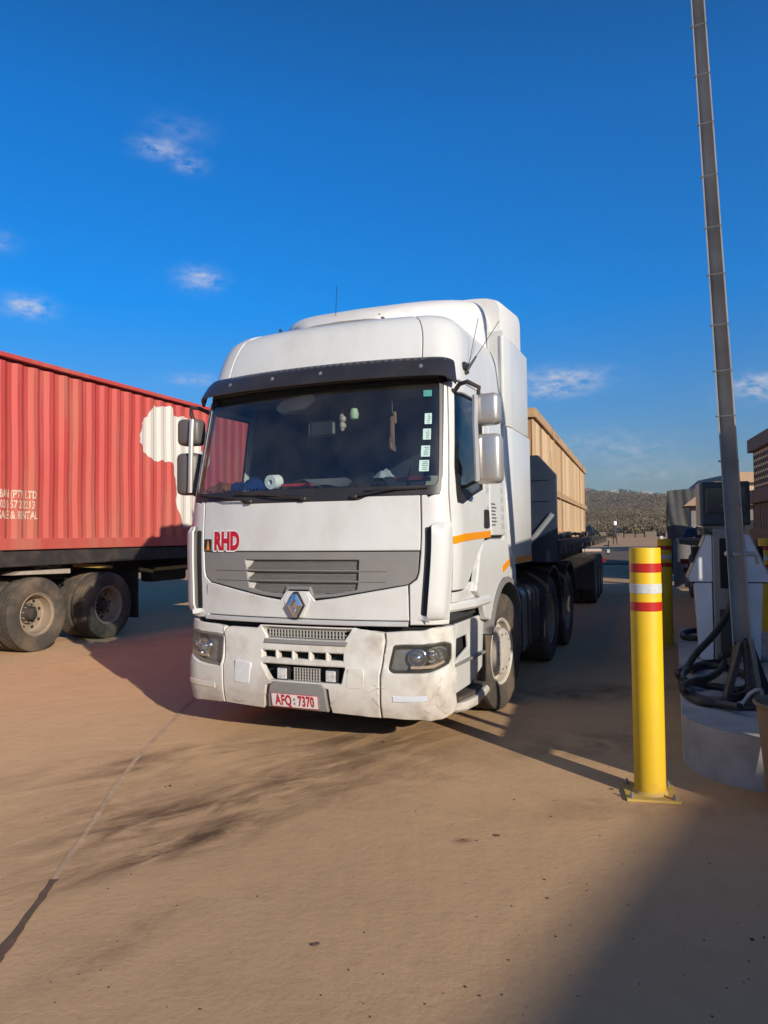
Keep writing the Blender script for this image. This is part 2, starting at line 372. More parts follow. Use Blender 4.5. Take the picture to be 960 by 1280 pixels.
def rng(v, a, b, c=0., d=1., tree=t, smoothst=False):
    n = N(tree, 'ShaderNodeMapRange'); n.inputs[1].default_value = a; n.inputs[2].default_value = b; n.inputs[3].default_value = c; n.inputs[4].default_value = d
    if smoothst: n.interpolation_type = 'SMOOTHSTEP'
    tree.links.new(v, n.inputs[0]); return n.outputs[0]
def mixc(f, a, b, tree=t, blend='MIX'):
    n = N(tree, 'ShaderNodeMix', data_type='RGBA', blend_type=blend)
    for i, v in ((0, f), (6, a), (7, b)):
        if isinstance(v, (int, float)): n.inputs[i].default_value = v
        elif isinstance(v, tuple): n.inputs[i].default_value = (*v[:3], 1)
        else: tree.links.new(v, n.inputs[i])
    return n.outputs[2]
def mapped(loc=(0, 0, 0), rot=0., scale=(1, 1, 1)):
    n = N(t, 'ShaderNodeMapping', vector_type='POINT'); n.inputs['Rotation'].default_value = (0, 0, rot); L(OC, n.inputs[0])
    n2 = N(t, 'ShaderNodeMapping', vector_type='POINT'); n2.inputs['Location'].default_value = loc; n2.inputs['Scale'].default_value = scale; L(n.outputs[0], n2.inputs[0]); return n2.outputs[0]
base = mixc(rng(noise(.9, 10, .65), .3, .7), (.50, .31, .165), (.55, .35, .19))
base = mixc(rng(noise(.16, 5, .5), .42, .62), base, (.62, .385, .20))
lx = N(t, 'ShaderNodeSeparateXYZ'); L(OC, lx.inputs[0])
base = mixc(rng(math_('SUBTRACT', math_('MULTIPLY', lx.outputs[1], .25, tree=t), math_('MULTIPLY', lx.outputs[0], .7, tree=t), tree=t), .9, 3.8, 0, .9, smoothst=True), base, (.77, .475, .255))
base = mixc(rng(noise(5, 9, .7), .48, .72, 0, .3), base, (.40, .24, .125))
base = mixc(rng(noise(38, 6, .7), .56, .74, 0, .45), base, (.29, .175, .095))
base = mixc(rng(noise(260, 2, .5), .6, .75, 0, .3), base, (.66, .47, .29))
def stain(px, py, rx, ry, ang, strength, col, nscale=3.5, stretch=(1, 1, 1)):
    """oil stain / soft tone patch lying on the ground at a surveyed point"""
    global base
    p = gpt(px, py); s_, c_ = sin(ang), cos(ang); sx = N(t, 'ShaderNodeSeparateXYZ'); L(OC, sx.inputs[0]); X = math_('SUBTRACT', sx.outputs[0], p.x, tree=t); Y = math_('SUBTRACT', sx.outputs[1], p.y, tree=t)
    U = math_('MULTIPLY', math_('ADD', math_('MULTIPLY', X, c_, tree=t), math_('MULTIPLY', Y, s_, tree=t), tree=t), 1/rx, tree=t)
    V = math_('MULTIPLY', math_('SUBTRACT', math_('MULTIPLY', Y, c_, tree=t), math_('MULTIPLY', X, s_, tree=t), tree=t), 1/ry, tree=t)
    e = math_('EXPONENT', math_('MULTIPLY', math_('ADD', math_('POWER', U, 2, tree=t), math_('POWER', V, 2, tree=t), tree=t), -1, tree=t), tree=t)
    n = rng(noise(nscale, 9, .68, mapped(rot=-ang, scale=stretch), dist=.6), .40, .62)
    base = mixc(math_('MULTIPLY', math_('MULTIPLY', e, n, tree=t), strength, tree=t), base, col)
DK = (.10, .058, .036)
stain(330, 985, 1.3, .40, .74, 1.25, DK, 2.6, (.7, 2.0, 1)); stain(410, 940, 1.5, .45, .74, .9, DK, 2.4, (.7, 1.9, 1)); stain(200, 950, 1.0, .4, .62, .75, DK, 2.6, (.7, 2, 1))
stain(470, 970, 1.0, .5, .7, .35, DK, 3); stain(225, 1055, .7, .14, .74, 1.0, DK, 4, (.6, 2, 1)); stain(145, 1180, .35, .1, .9, .4, DK, 5)
stain(450, 885, .9, .4, .3, .8, DK, 2.5); stain(740, 865, .8, .35, .2, .9, (.09, .055, .035), 2); stain(780, 1010, .8, .2, 0, .3, DK, 3); stain(730, 930, .7, .3, .4, .55, (.09, .06, .04), 3)
stain(578, 1051, .045, .03, 0, 1.6, DK, 1); stain(60, 960, 2.6, 1.3, .6, .8, (.66, .42, .22), .7); stain(60, 870, 3.5, 2.0, .6, .6, (.66, .42, .22), .5)
stain(150, 795, 3.5, 2.2, 0, .35, (.16, .105, .075), 1)  # broad darker tone left of the truck
# farther ground: brighter laterite, then dry scrubland
sx = N(t, 'ShaderNodeSeparateXYZ'); L(OC, sx.inputs[0])
ln = N(t, 'ShaderNodeVectorMath', operation='LENGTH'); L(OC, ln.inputs[0]); D_ = ln.outputs['Value']
far = mixc(rng(noise(.25, 8, .6), .35, .65), (.50, .30, .165), (.42, .255, .145))
base = mixc(rng(D_, 16, 26), base, far)
scrub = mixc(rng(noise(.03, 10, .65), .35, .65), (.085, .075, .048), (.15, .115, .07))
scrub = mixc(rng(noise(.012, 4, .6), .56, .66, 0, .7), scrub, (.26, .17, .11))
base = mixc(rng(D_, 90, 140), base, scrub)
sandy = N(t, 'ShaderNodeMath', operation='ARCTAN2'); L(sx.outputs[0], sandy.inputs[0]); L(sx.outputs[1], sandy.inputs[1])
sa = math_('MULTIPLY', rng(D_, 600, 720), math_('MULTIPLY', rng(sandy.outputs[0], .16, .22), rng(sandy.outputs[0], .33, .29), tree=t), tree=t)
base = mixc(math_('MULTIPLY', sa, rng(noise(.01, 6, .6), .3, .5, .3, 1), tree=t), base, (.36, .24, .16))
L(base, pb.inputs['Base Color']); L(rng(noise(2, 6), .3, .7, .78, .95), pb.inputs['Roughness']); pb.inputs['Specular IOR Level'].default_value = .12
h1 = noise(2.2, 12, .62); h2 = noise(34, 8, .7); h3 = noise(9, 6, .6)
hh = math_('ADD', math_('MULTIPLY', h1, .5, tree=t), math_('ADD', math_('MULTIPLY', h2, .12, tree=t), math_('MULTIPLY', h3, .16, tree=t), tree=t), tree=t)
bp = N(t, 'ShaderNodeBump'); bp.inputs['Strength'].default_value = .5; bp.inputs['Distance'].default_value = .04; L(hh, bp.inputs['Height']); L(bp.outputs[0], pb.inputs['Normal'])
tag(obj('ground', bm, gm_, sharp=3), kind='structure')
# slab joint that runs from the foreground to the truck: tan grout, and an open dark stretch
def strip(name, pts, wds, z, m_, kind='structure', jit=.004, parent=None):
    bm = B(); L_ = []; P = []
    for i in range(len(pts)-1):
        a, b = Vector(pts[i]), Vector(pts[i+1]); k = 14
        for j in range(k if i < len(pts)-2 else k+1): P.append((a.lerp(b, j/k), wds[i]+(wds[i+1]-wds[i])*j/k))
    for i, (p, wd) in enumerate(P):
        d = (P[min(i+1, len(P)-1)][0]-P[max(i-1, 0)][0]).normalized(); n = Vector((-d.y, d.x)); j1, j2 = random.uniform(-jit, jit), random.uniform(-jit, jit)
        L_.append((bm.verts.new((*(p+n*(wd/2+j1)), z)), bm.verts.new((*(p-n*(wd/2+j2)), z))))
    for a, b in zip(L_, L_[1:]): bm.faces.new((a[0], b[0], b[1], a[1]))
    return tag(obj(name, bm, m_, parent), kind=kind)
grout = mat('pale_joint_grout', (.60, .40, .24), .9, var=.3, scale=14, dirt=(.36, .23, .13), dirt_amt=.95, dirt_scale=4)
opnj = mat('open_joint_dirt', (.125, .07, .045), .95, var=.3, scale=14, dirt=(.22, .14, .09), dirt_amt=.6, dirt_scale=9)
J = [gpt(-40, 1250), gpt(0, 1195), gpt(68, 1100), gpt(165, 955), gpt(245, 870), gpt(300, 815)]
strip('slab_joint', J[2:], [.034, .036, .04, .045], .004, grout, jit=.007)
strip('slab_joint', J[:3], [.04, .044, .034], .004, opnj, jit=.006)
bm = B()
road = mat('grey_road_asphalt', (.17, .125, .095), .9, var=.2, scale=1, dirt=(.2, .14, .1), dirt_amt=.5, dirt_scale=.3, spec=.08)
for i in range(60):
    x0, x1 = -90+i*4, -86+i*4
    def hz(x, y): return ground_height(x, y)+.05
    vs = [bm.verts.new((x, y, hz(x, y))) for x, y in ((x0, 34), (x1, 34), (x1, 41), (x1, 49), (x0, 49), (x0, 41))]
    bm.faces.new((vs[0], vs[1], vs[2], vs[5])); bm.faces.new((vs[5], vs[2], vs[3], vs[4]))
bmesh.ops.remove_doubles(bm, verts=bm.verts, dist=.001)
tag(obj('road', bm, road), kind='structure')
bm = B()
for i in range(60): box(bm, (-88+i*4, 51, ground_height(-88+i*4, 51)+.07), (3.96, .3, .2), bev=.02)
tag(obj('kerb', bm, mat('kerb_concrete', (.42, .34, .27), .9, var=.15)), kind='structure')
# pebbles scattered on the slab
bm = B()
for px, py in [(282, 0)]: pass
for px, py, r in [(621, 1045, .012), (579, 1050, .008), (596, 1051, .006), (689, 1021, .007), (643, 1000, .006), (681, 1100, .006), (684, 1123, .006), (640, 1133, .005), (695, 1171, .005), (582, 1234, .005), (765, 987, .012), (393, 1182, .011), (398, 1180, .007), (213, 983, .010), (207, 984, .007), (478, 927, .01), (453, 944, .008), (480, 928, .008), (441, 960, .006), (940, 1175, .01), (955, 1172, .006)]+[(random.uniform(0, 950), random.uniform(930, 1275), random.uniform(.0015, .0045)) for _ in range(150)]:
    p = gpt(px, py); r0 = bmesh.ops.create_icosphere(bm, subdivisions=1, radius=r)['verts']; sc_ = Vector((random.uniform(.8, 1.6), random.uniform(.7, 1.2), random.uniform(.4, .7)))
    for v in r0: v.co = Vector((v.co.x*sc_.x*random.uniform(.8, 1.2), v.co.y*sc_.y, v.co.z*sc_.z))+Vector((p.x, p.y, r*.3))
tag(obj('gravel', bm, mat('pebble_stone', (.10, .065, .045), .9, var=.6, scale=3)), 'small stones scattered over the dusty ground in front of the truck', 'gravel', kind='stuff')

# ================================================================== the white tractor truck
truck = empty('tractor_truck', TRUCK, TAZ, 'white tractor truck with red RHD lettering, dented bumper and red and white number plate', 'truck')
T_ = truck
# dark inner shell behind the panel gaps
WS = rnd([(-1.29, 1.9), (1.29, 1.9), (1.25, 2.75), (-1.25, 2.75)], .1)
DW = [(1.62, 2.66), (2.36, 2.68), (2.36, 1.94), (2.2, 1.88), (2.02, 1.80), (1.78, 1.81), (1.66, 2.08)]
DWo = [(1.55, 2.70), (2.40, 2.72), (2.40, 1.92), (2.22, 1.84), (2.03, 1.755), (1.72, 1.765), (1.60, 2.08)]
bm = patch([(-2.765, .93), (2.765, .93), (2.765, 3.3), (-2.765, 3.3)], thick=.012, ch=0, d=.09, holes=[WS, DWo, mir(DWo)], off=lambda s, z: -.034)
bx(bm, -1.1, 1.1, .25, 2.09, .93, .97); bx(bm, -1.15, 1.15, 1.68, 1.73, .95, 2.9); bx(bm, -1.0, 1.0, 1.68, 1.73, 2.9, 3.3)
obj('cab_lining', bm, interior, T_)
C_ = patch([(-.955, 1.458), (.955, 1.458), (.962, 1.892), (.56, 1.872), (.52, 1.845), (-.50, 1.845), (-.55, 1.872), (-.962, 1.892)], thick=.02, d=.07)
obj('hood_panel', C_, white, T_)
# grille panel with three slots
GP = [(-.95, 1.45), (.95, 1.45), (.948, 1.30), (.935, 1.255), (.88, 1.212), (.33, 1.118), (.14, 1.10), (.085, 1.165), (-.085, 1.165), (-.14, 1.10), (-.33, 1.118), (-.88, 1.212), (-.935, 1.255), (-.948, 1.30)]
slots = [[(-.49, 1.315), (.50, 1.315), (.50, 1.39), (-.50, 1.39)], [(-.475, 1.237), (.50, 1.237), (.50, 1.298), (-.485, 1.298)], [(-.46, 1.175), (-.33, 1.145), (-.13, 1.13), (-.105, 1.19), (.105, 1.19), (.13, 1.13), (.33, 1.142), (.49, 1.17), (.50, 1.22), (-.47, 1.22)]]
gp = obj('grille_panel', patch(GP, thick=.05, d=.07, holes=slots, ch=.005, off=lambda s, z: -.004), greyp, T_)
for k, sl_ in enumerate(slots):
    bm = B(); z0 = min(p[1] for p in sl_); z1 = max(p[1] for p in sl_)
    def bar(a, b, wd=.0034):
        # clip the bar to the slot
        pa, pb_ = Vector(a), Vector(b); seg = []; n_ = 8
        for j in range(n_):
            q = pa.lerp(pb_, j/n_); r_ = pa.lerp(pb_, (j+1)/n_); c_ = (q+r_)/2
            if pip(c_.x, c_.y, sl_):
                dd = (pb_-pa).normalized(); nn = Vector((-dd.y, dd.x))*wd
                vs = [surf(*(q+nn), -.030), surf(*(r_+nn), -.030), surf(*(r_-nn), -.030), surf(*(q-nn), -.030)]
                V = [bm.verts.new(v) for v in vs]; bm.faces.new(V)
    x = -.62
    while x < .62:
        bar((x, z0), (x+(z1-z0)*.75, z1)); bar((x, z1), (x+(z1-z0)*.75, z0)); x += .0155
    zc = z0
    while zc < z1: bar((-.52, zc), (.52, zc), .0012) if 0 else None; zc += .02
    bmesh.ops.solidify(bm, geom=bm.faces[:], thickness=.003)
    tag(obj('grille_mesh', bm, meshp, gp), kind='stuff')
    for xx in (-.28, .02, .30):
        b2 = B(); bz = [surf(xx-.006, z0+.01, -.026), surf(xx+.006, z0+.01, -.026)]
    tag(obj('lit_slot_end', patch([(-.505+.012*k, z0+.004), (-.462+.012*k, z0+.03), (-.43+.012*k, z1-.004), (-.505+.012*k, z1-.004)], thick=.02, ch=.003, off=lambda s, z: -.010-(s+.5)*.15), bump_white, gp))  # white wedges: the sunlit slot ends put into shape and colour
for zz in (1.303, 1.226):
    tag(obj('grille_slat', patch([(-.80, zz+.002), (.72, zz+.002), (.72, zz+.011), (-.80, zz+.011)], thick=.012, ch=.002, off=lambda s, z: .003), greyp, gp))
bm = patch([(-.945, .95), (.905, .95), (.882, 1.205), (.33, 1.108), (.155, 1.085), (.095, 1.155), (-.095, 1.155), (-.155, 1.085), (-.33, 1.108), (-.882, 1.205), (-.91, 1.19)], thick=.02, d=.05,
           off=lambda s, z: .012*min(1, max(0, (z-(1.02+.115*abs(s)))/.02)))
obj('lower_panel', bm, white, T_)
bm = patch([(-.945, .908), (.9, .908), (.903, .944), (-.945, .944)], thick=.02, off=lambda s, z: .010)
obj('trim_strip', bm, alu, T_)
# diamond badge: bevelled chrome frame round a dark core
bd = obj('badge_plinth', patch(rnd([(-.085, 1.155), (.085, 1.155), (.125, 1.09), (.055, .955), (-.055, .955), (-.125, 1.09)], .02), thick=.02, d=.04, off=lambda s, z: .016), white, T_)
bm = B(); cz = 1.05; W_, H_ = .066, .092; fr = [(0, H_), (.38*W_, H_*.62), (W_, 0), (.38*W_, -H_*.62), (0, -H_), (-.38*W_, -H_*.62), (-W_, 0), (-.38*W_, H_*.62)]
fr = [(0, H_), (W_, 0), (0, -H_), (-W_, 0)]
def bad(k, y): return [bm.verts.new((u*k, -.020-y, cz+v*k)) for u, v in ((.012, H_), (W_, .0), (.012, -H_), (-.012, -H_), (-W_, 0), (-.012, H_))]
r0, r1, r2_, r3_ = bad(1, 0), bad(.96, .022), bad(.55, .030), bad(.30, .006)
for A_, C2 in ((r0, r1), (r1, r2_), (r2_, r3_)):
    for j in range(6): bm.faces.new((A_[j], A_[(j+1) % 6], C2[(j+1) % 6], C2[j]))
bm.faces.new(r3_)
obj('diamond_badge', bm, [chrome], T_, sharp=.15)
bm = B(); prism(bm, [(u*1.13, cz+v*1.12) for u, v in ((.014, H_), (W_, 0), (.014, -H_), (-.014, -H_), (-W_, 0), (-.014, H_))], -.024, -.006, 'y'); obj('badge_surround', bm, black, bd)
# corners, deflectors, pillars, doors, roof sides: built for both flanks
def both(name, poly, m_, parent=T_, **k):
    a = obj(name, patch(poly, **k), m_, parent); o2 = k.get('off')
    k2 = dict(k)
    if o2: k2['off'] = lambda s, z: o2(-s, z)
    if 'holes' in k: k2['holes'] = [mir(h) for h in k['holes']]
    b = obj(name, patch(mir(poly), **k2), m_, parent); return a, b
both('corner_panel', [(.915, .92), (1.64, .92), (1.64, 1.2), (1.53, 1.75), (1.42, 2.73), (1.335, 2.73), (1.345, 2.0), (1.25, 1.88), (1.05, 1.845), (.972, 1.895), (.963, 1.46), (.958, 1.30), (.946, 1.25), (.893, 1.207)], white, thick=.018, d=.06)
sg_ = lambda s, z: min(1, max(0, (z-.955)/.05))*min(1, max(0, (1.665-z)/.05))
def doff(s, z): k = min(1, max(0, (1.62-s)/.30)); k = k*k*(3-2*k); return .006+.050*k*sg_(s, z)**.5
bul = both('air_deflector', rnd([(1.085, .955), (1.62, .955), (1.60, 1.4), (1.56, 1.665), (1.20, 1.665), (1.085, 1.64)], .025), white, thick=.012, d=.045, off=doff)
both('deflector_slot', rnd([(.985, .985), (1.13, .985), (1.13, 1.63), (.985, 1.63)], .02), black, thick=.004, d=.06, off=lambda s, z: .003)
both('deflector_rim', rnd([(.965, .955), (1.14, .94), (1.14, .985), (.99, .99)], .01), white, thick=.012, d=.05, off=lambda s, z: .004+.05*max(0, (abs(s)-1)/.14))
DOOR = [(1.435, 2.74), (2.46, 2.76), (2.46, 1.56), (2.36, 1.54), (2.24, 1.42), (2.12, 1.22), (2.06, 1.16), (1.655, 1.16), (1.55, 1.7)]
doors = both('door', DOOR, white, thick=.03, d=.07, holes=[DW], off=lambda s, z: .004)
for d_, sg in zip(doors, (1, -1)):
    f = (lambda p: p) if sg > 0 else mir
    obj('window_glass', patch(f(inset(DW, -.01)), thick=.004, ch=0, d=.09, off=lambda s, z: -.016), sglass, d_)
    obj('window_seal', patch(f(inset(DW, -.012)), thick=.012, ch=.003, d=.09, holes=[f(inset(DW, .014))], off=lambda s, z: -.004), black, d_)
    obj('window_corner', patch(f([(1.66, 2.08), (1.78, 1.81), (2.02, 1.80), (2.2, 1.88), (2.12, 1.92), (1.80, 1.95)]), thick=.01, ch=.002, d=.07, off=lambda s, z: -.008), black, d_)
    obj('reflective_stripe', patch(f([(1.60, 1.50), (2.455, 1.545), (2.455, 1.60), (1.58, 1.555)]), thick=.004, ch=0, d=.07, off=lambda s, z: .0085), orange, d_)
    obj('door_handle', patch(f(rnd([(2.335, 1.62), (2.42, 1.62), (2.42, 1.775), (2.35, 1.775)], .02)), thick=.03, ch=.008, d=.04, off=lambda s, z: .022), black, d_)
both('rear_quarter', [(2.475, 1.56), (2.77, 1.56), (2.77, 2.755), (2.475, 2.755)], white, thick=.02, d=.08)
both('roof_side', [(.946, 2.93), (1.20, 2.90), (1.44, 2.90), (1.44, 2.765), (2.77, 2.765), (2.77, 3.385), (.946, 3.385)], white, thick=.02, d=.06)
obj('roof_front', patch([(-.94, 2.90), (.94, 2.90), (.94, 3.385), (-.94, 3.385)], thick=.02, d=.06), white, T_)
# roof top skin
bm = B(); zt = 3.39; ks = [-2.98+5.96*i/60 for i in range(61)]; rim = [bm.verts.new(outline(k, zt)+Vector((0, 0, .002))) for k in ks]
cc = [bm.verts.new(Vector((v.co.x*.5, 1.5+(v.co.y-1.5)*.5, 3.43))) for v in rim]; top_ = bm.verts.new((0, 1.5, 3.45))
for j in range(60): bm.faces.new((rim[j], rim[j+1], cc[j+1], cc[j])); bm.faces.new((cc[j], cc[j+1], top_))
obj('roof_skin', bm, white, T_)
# roof air deflector
def deflector(bm, secs, base, e=.30, ez=.40):
    rings = []
    for (b_, w_, zt_) in secs:
        ring = []
        for j in range(25):
            a = pi*j/24; cx_ = math.copysign(abs(cos(a))**e, cos(a)); sz = abs(sin(a))**ez
            zb = base(b_); crown = 1+.0
            ring.append(bm.verts.new((w_*cx_, b_-.22*(1-abs(cx_)**3)*(b_ < 1.7)*(1.7-b_)*1.2, zb+(zt_-zb)*sz*crown)))
        rings.append(ring)
    for A_, C2 in zip(rings, rings[1:]):
        for j in range(24): bm.faces.new((A_[j], A_[j+1], C2[j+1], C2[j]))
    bm.faces.new(rings[0]); bm.faces.new(rings[-1][::-1])
bm = B(); deflector(bm, [(.95, .50, 3.42), (1.03, .64, 3.50), (1.16, .74, 3.585), (1.3, .83, 3.655), (1.5, .93, 3.735), (1.65, 1.01, 3.785), (1.75, 1.06, 3.81)], lambda b_: 3.30)
obj('roof_deflector', bm, defl_white, T_); mat('blue_grey_gap_plastic', (.62, .615, .59), .4)
bm = B(); deflector(bm, [(1.75, 1.02, 3.80), (2.05, 1.03, 3.82)], lambda b_: 3.30); obj('deflector_gap', bm, MATS['blue_grey_gap_plastic'] if 'blue_grey_gap_plastic' in MATS else mat('blue_grey_gap_plastic', (.32, .34, .37), .5), T_)
def wing(z0, z1, b0, b1, hw, m_, name, xin=.10, notch=None):
    for sg in (1, -1):
        bm = B(); pl = [(hw-xin*.2, b0), (hw, b0+.02), (hw+.02, b0+.2), (hw+.02, b1-.06), (hw-.01, b1), (hw-.06, b1), (hw-.06, b0+.02)]
        prism(bm, [(sg*x, y) for x, y in pl], z0, z1, 'z', bev=.008); o = obj(name, bm, m_, T_)
        yield o, sg
# top wing follows the deflector crown
bm = B(); deflector(bm, [(2.05, 1.11, 3.89), (2.15, 1.13, 3.91), (2.76, 1.16, 3.95), (2.82, 1.14, 3.93)], lambda b_: 3.50, .2, .25); obj('rear_deflector', bm, defl_white, T_)
bm = B(); deflector(bm, [(1.93, 1.12, 3.50), (2.80, 1.14, 3.51)], lambda b_: 3.40, .2, .3); obj('deflector_lip', bm, defl_white, T_)
for o, sg in wing(2.60, 3.455, 1.88, 2.95, 1.18, white, 'upper_side_fairing'): pass
for sg in (1, -1): bm = B(); bx(bm, sg*.86, sg*1.165, 1.90, 1.94, 1.3, 3.5); obj('fairing_bulkhead', bm, MATS['blue_grey_gap_plastic'], T_)
for o, sg in wing(1.28, 2.585, 1.88, 2.98, 1.19, white, 'side_fairing'):
    b2 = B(); bx(b2, sg*1.209, sg*1.214, 2.12, 2.90, 1.29, 1.345); obj('reflective_stripe', b2, orange, o)
both('gap_cover', [(2.775, 1.5), (2.96, 1.5), (2.96, 3.38), (2.775, 3.38)], mat('blue_grey_gap_plastic', (.32, .34, .37), .5), thick=.03, d=.08, off=lambda s, z: -.02)
# windscreen and its black surround
WSo = rnd([(-1.34, 1.862), (-.56, 1.858), (-.52, 1.830), (.50, 1.830), (.56, 1.858), (1.34, 1.862), (1.31, 2.80), (-1.31, 2.80)], .06)
WSi = rnd([(-1.26, 1.935), (1.26, 1.935), (1.225, 2.77), (-1.225, 2.77)], .08)
wf = obj('windscreen_frame', patch(WSo, thick=.02, ch=.005, d=.06, holes=[WSi], off=lambda s, z: .004), black, T_)
ws = obj('windscreen', patch(inset(WSi, -.01), thick=.005, ch=0, d=.06, off=lambda s, z: -.004), glass, T_)
# sun visor
vis = obj('sun_visor', patch(rnd([(-1.56, 2.69), (-1.3, 2.735), (1.3, 2.735), (1.56, 2.69), (1.54, 2.90), (1.3, 2.925), (-1.3, 2.925), (-1.54, 2.90)], .05), thick=.012, ch=.006, d=.06, off=lambda s, z: .03+(.09*max(0, 1-max(0, z-2.70)/.22)**.7)*min(1, max(.12, (1.72-abs(s))/.45))), visorm, T_)
for s_ in (-.80, -.34, .12, .95): tag(obj('marker_light', patch(rnd([(s_-.014, 2.80), (s_+.014, 2.80), (s_+.014, 2.83), (s_-.014, 2.83)], .01), thick=.02, ch=.004, d=.03, off=lambda s, z: .085), mat('smoked_marker', (.16, .16, .17), .3), vis))
# wipers
def wiper(s0, z0, s1, z1, s2, z2):
    bm = B(); tube(bm, [surf(s0, z0, .02), surf((s0+s1)/2, (z0+z1)/2, .05), surf(s1, z1, .035)], .008, 6); tube(bm, [surf(s1-(s2-s1)*1.0, z1-(z2-z1), .018), surf(s1, z1, .022), surf(s2, z2, .018)], [.005, .009, .005], 6)
    box(bm, surf(s0, z0, .02), (.05, .04, .03), bev=.008); return obj('wiper', bm, black, T_)
wiper(-.45, 1.85, -.85, 1.90, -1.15, 1.925); wiper(.05, 1.855, -.35, 1.895, -.62, 1.905); wiper(.47, 1.86, .80, 1.905, 1.05, 1.91)
bm = patch([(-.50, 1.80), (.50, 1.80), (.54, 1.9), (-.54, 1.9)], thick=.01, ch=.002, off=lambda s, z: -.012); obj('wiper_cowl', bm, black, T_)
# lettering and stickers on the cab
def on_surf(bm, s0, z0, off, kx=1.): 
    # flat x,y -> (s,z); s unit is about .96 m near the centre
    for v in bm.verts: v.co = surf(s0+v.co.x/.965*kx, z0+v.co.y, off)
    return bm
o = on_surf(textmesh('RHD', .198, .021, 'LEFT', 1.0), -.842, 1.532, .0035, .66); obj('lettering', o, whitep, T_, keep=True)
o = on_surf(textmesh('RHD', .19, .012, 'LEFT', 1.04), -.832, 1.532, .0045, .66); obj('lettering', o, redp, T_, keep=True)
st_ = obj('cone_sticker', patch([(-.945, 1.462), (-.862, 1.462), (-.862, 1.555), (-.945, 1.555)], thick=.002, ch=0, off=lambda s, z: .004), mat('dark_sticker', (.02, .018, .03), .5), T_)
obj('cone_print', patch([(-.925, 1.468), (-.882, 1.468), (-.889, 1.482), (-.900, 1.542), (-.907, 1.542), (-.918, 1.482)], thick=.001, ch=0, off=lambda s, z: .0055), orange, st_)
SK = mat('pale_green_licence_disc', (.50, .66, .60), .6, var=.2, scale=60); SK2 = mat('printed_ink', (.12, .2, .2), .7)
for k, (s_, z_) in enumerate([(1.03, 2.44), (1.02, 2.32), (1.01, 2.19), (1.0, 2.08)]):
    stc = obj('window_sticker', patch([(s_-.052, z_-.042), (s_+.052, z_-.042), (s_+.052, z_+.042), (s_-.052, z_+.042)], thick=.001, ch=0, off=lambda s, z: .002), SK, T_)
    bm = B()
    for q in range(5):
        zz = z_+.028-q*.014; a_ = random.uniform(-.035, -.02); b_ = random.uniform(.015, .036)
        V = [bm.verts.new(surf(s_+u, v, .0028)) for u, v in ((a_, zz-.003), (b_, zz-.003), (b_, zz+.003), (a_, zz+.003))]; bm.faces.new(V)
    obj('print', bm, SK2, stc)
tag(obj('window_sticker', patch([(.965, 2.615), (1.075, 2.615), (1.075, 2.665), (.965, 2.665)], thick=.001, ch=0, off=lambda s, z: .002), mat('teal_sticker', (.06, .28, .25), .6), T_), 'teal strip sticker')
bm = B()
for q in range(7):
    zz = 1.83-q*.030
    s = 2.50
    while s < 2.50+random.uniform(.07, .10):
        wd = random.uniform(.006, .012); V = [bm.verts.new(surf(a_, b_, .0025)) for a_, b_ in ((s, zz-.007), (s+wd, zz-.007), (s+wd, zz+.007), (s, zz+.007))]; bm.faces.new(V); s += wd+.004
obj('fine_print', bm, mat('dark_print', (.16, .16, .18), .6), T_, keep=True)
# mirrors
def mirrors(sg, m_):
    x0 = 1.378 if sg > 0 else 1.30
    for zc, hh, nm in ((2.50, .235, 0), (2.13, .37, 1)):
        bm = B(); yc = .44
        box(bm, (sg*(x0+.01*nm), yc, zc), (.215, .13, hh), bev=.045, seg=3)
        for v in bm.verts:
            if v.co.y < yc: v.co.y -= .02
            if sg*v.co.x < x0-.06: v.co.y += .02
        mo = obj('mirror_housing', bm, m_, T_, sharp=.9)
        b2 = B(); box(b2, (sg*(x0+.01*nm), yc+.068, zc), (.17, .008, hh-.05), bev=.003); obj('mirror_glass', b2, chrome, mo)
    bm = B(); tube(bm, [(sg*(x0-.065), .36, 2.60), (sg*(x0-.065), .345, 2.38), (sg*(x0-.055), .345, 1.96)], .022, 10); obj('mirror_pole', bm, silver, T_)
    bm = B(); tube(bm, [(sg*1.12, .46, 2.66), (sg*1.18, .40, 2.70), (sg*1.25, .37, 2.71), (sg*(x0-.04), .38, 2.66), (sg*(x0-.06), .40, 2.58)], .017, 8); obj('mirror_arm', bm, black, T_); bm = B(); tube(bm, [(sg*1.16, .46, 1.93), (sg*1.22, .42, 1.93), (sg*1.26, .41, 1.95), (sg*(x0-.03), .42, 1.99)], .014, 8)
    obj('mirror_arm', bm, black, T_)
mirrors(1, silver); mirrors(-1, mat('dark_mirror_housing', (.11, .095, .09), .45, var=.1))
# horn-like side repeater, aerials, roof lamps
bm = B(); p = surf(1.98, 2.90, .0); box(bm, p+Vector((.012, .02, 0)), (.03, .10, .06), bev=.012, seg=2); obj('side_marker', bm, black, T_)
def aerial(p, tip, rb=.010, base=.10):
    bm = B(); p = Vector(p); tip = Vector(tip); d = (tip-p).normalized(); tube(bm, [p-d*.02, p+d*base], [rb*1.3, rb*.8], 8); tube(bm, [p+d*base, tip], .0028, 5); box(bm, p, (.03, .03, .02), bev=.005); return obj('aerial', bm, black, T_)
aerial((-.10, .90, 3.42), (-.09, .92, 3.80)); aerial((-.30, 1.15, 3.45), (-.38, 1.0, 3.55), .005, .02)
q = surf(2.03, 2.86, .01); aerial(q, q+Vector((.20, .30, .46)), .011, .17); aerial(q+Vector((0, .03, .0)), q+Vector((.03, .28, .50)), .004, .03)
for p in ((.36, .86, 3.425), (-.62, .86, 3.41)):
    bm = B(); box(bm, p, (.07, .05, .025), bev=.006); tube(bm, [Vector(p), Vector(p)+Vector((-.02, 0, .045))], .012, 6); obj('roof_lamp', bm, black, T_)
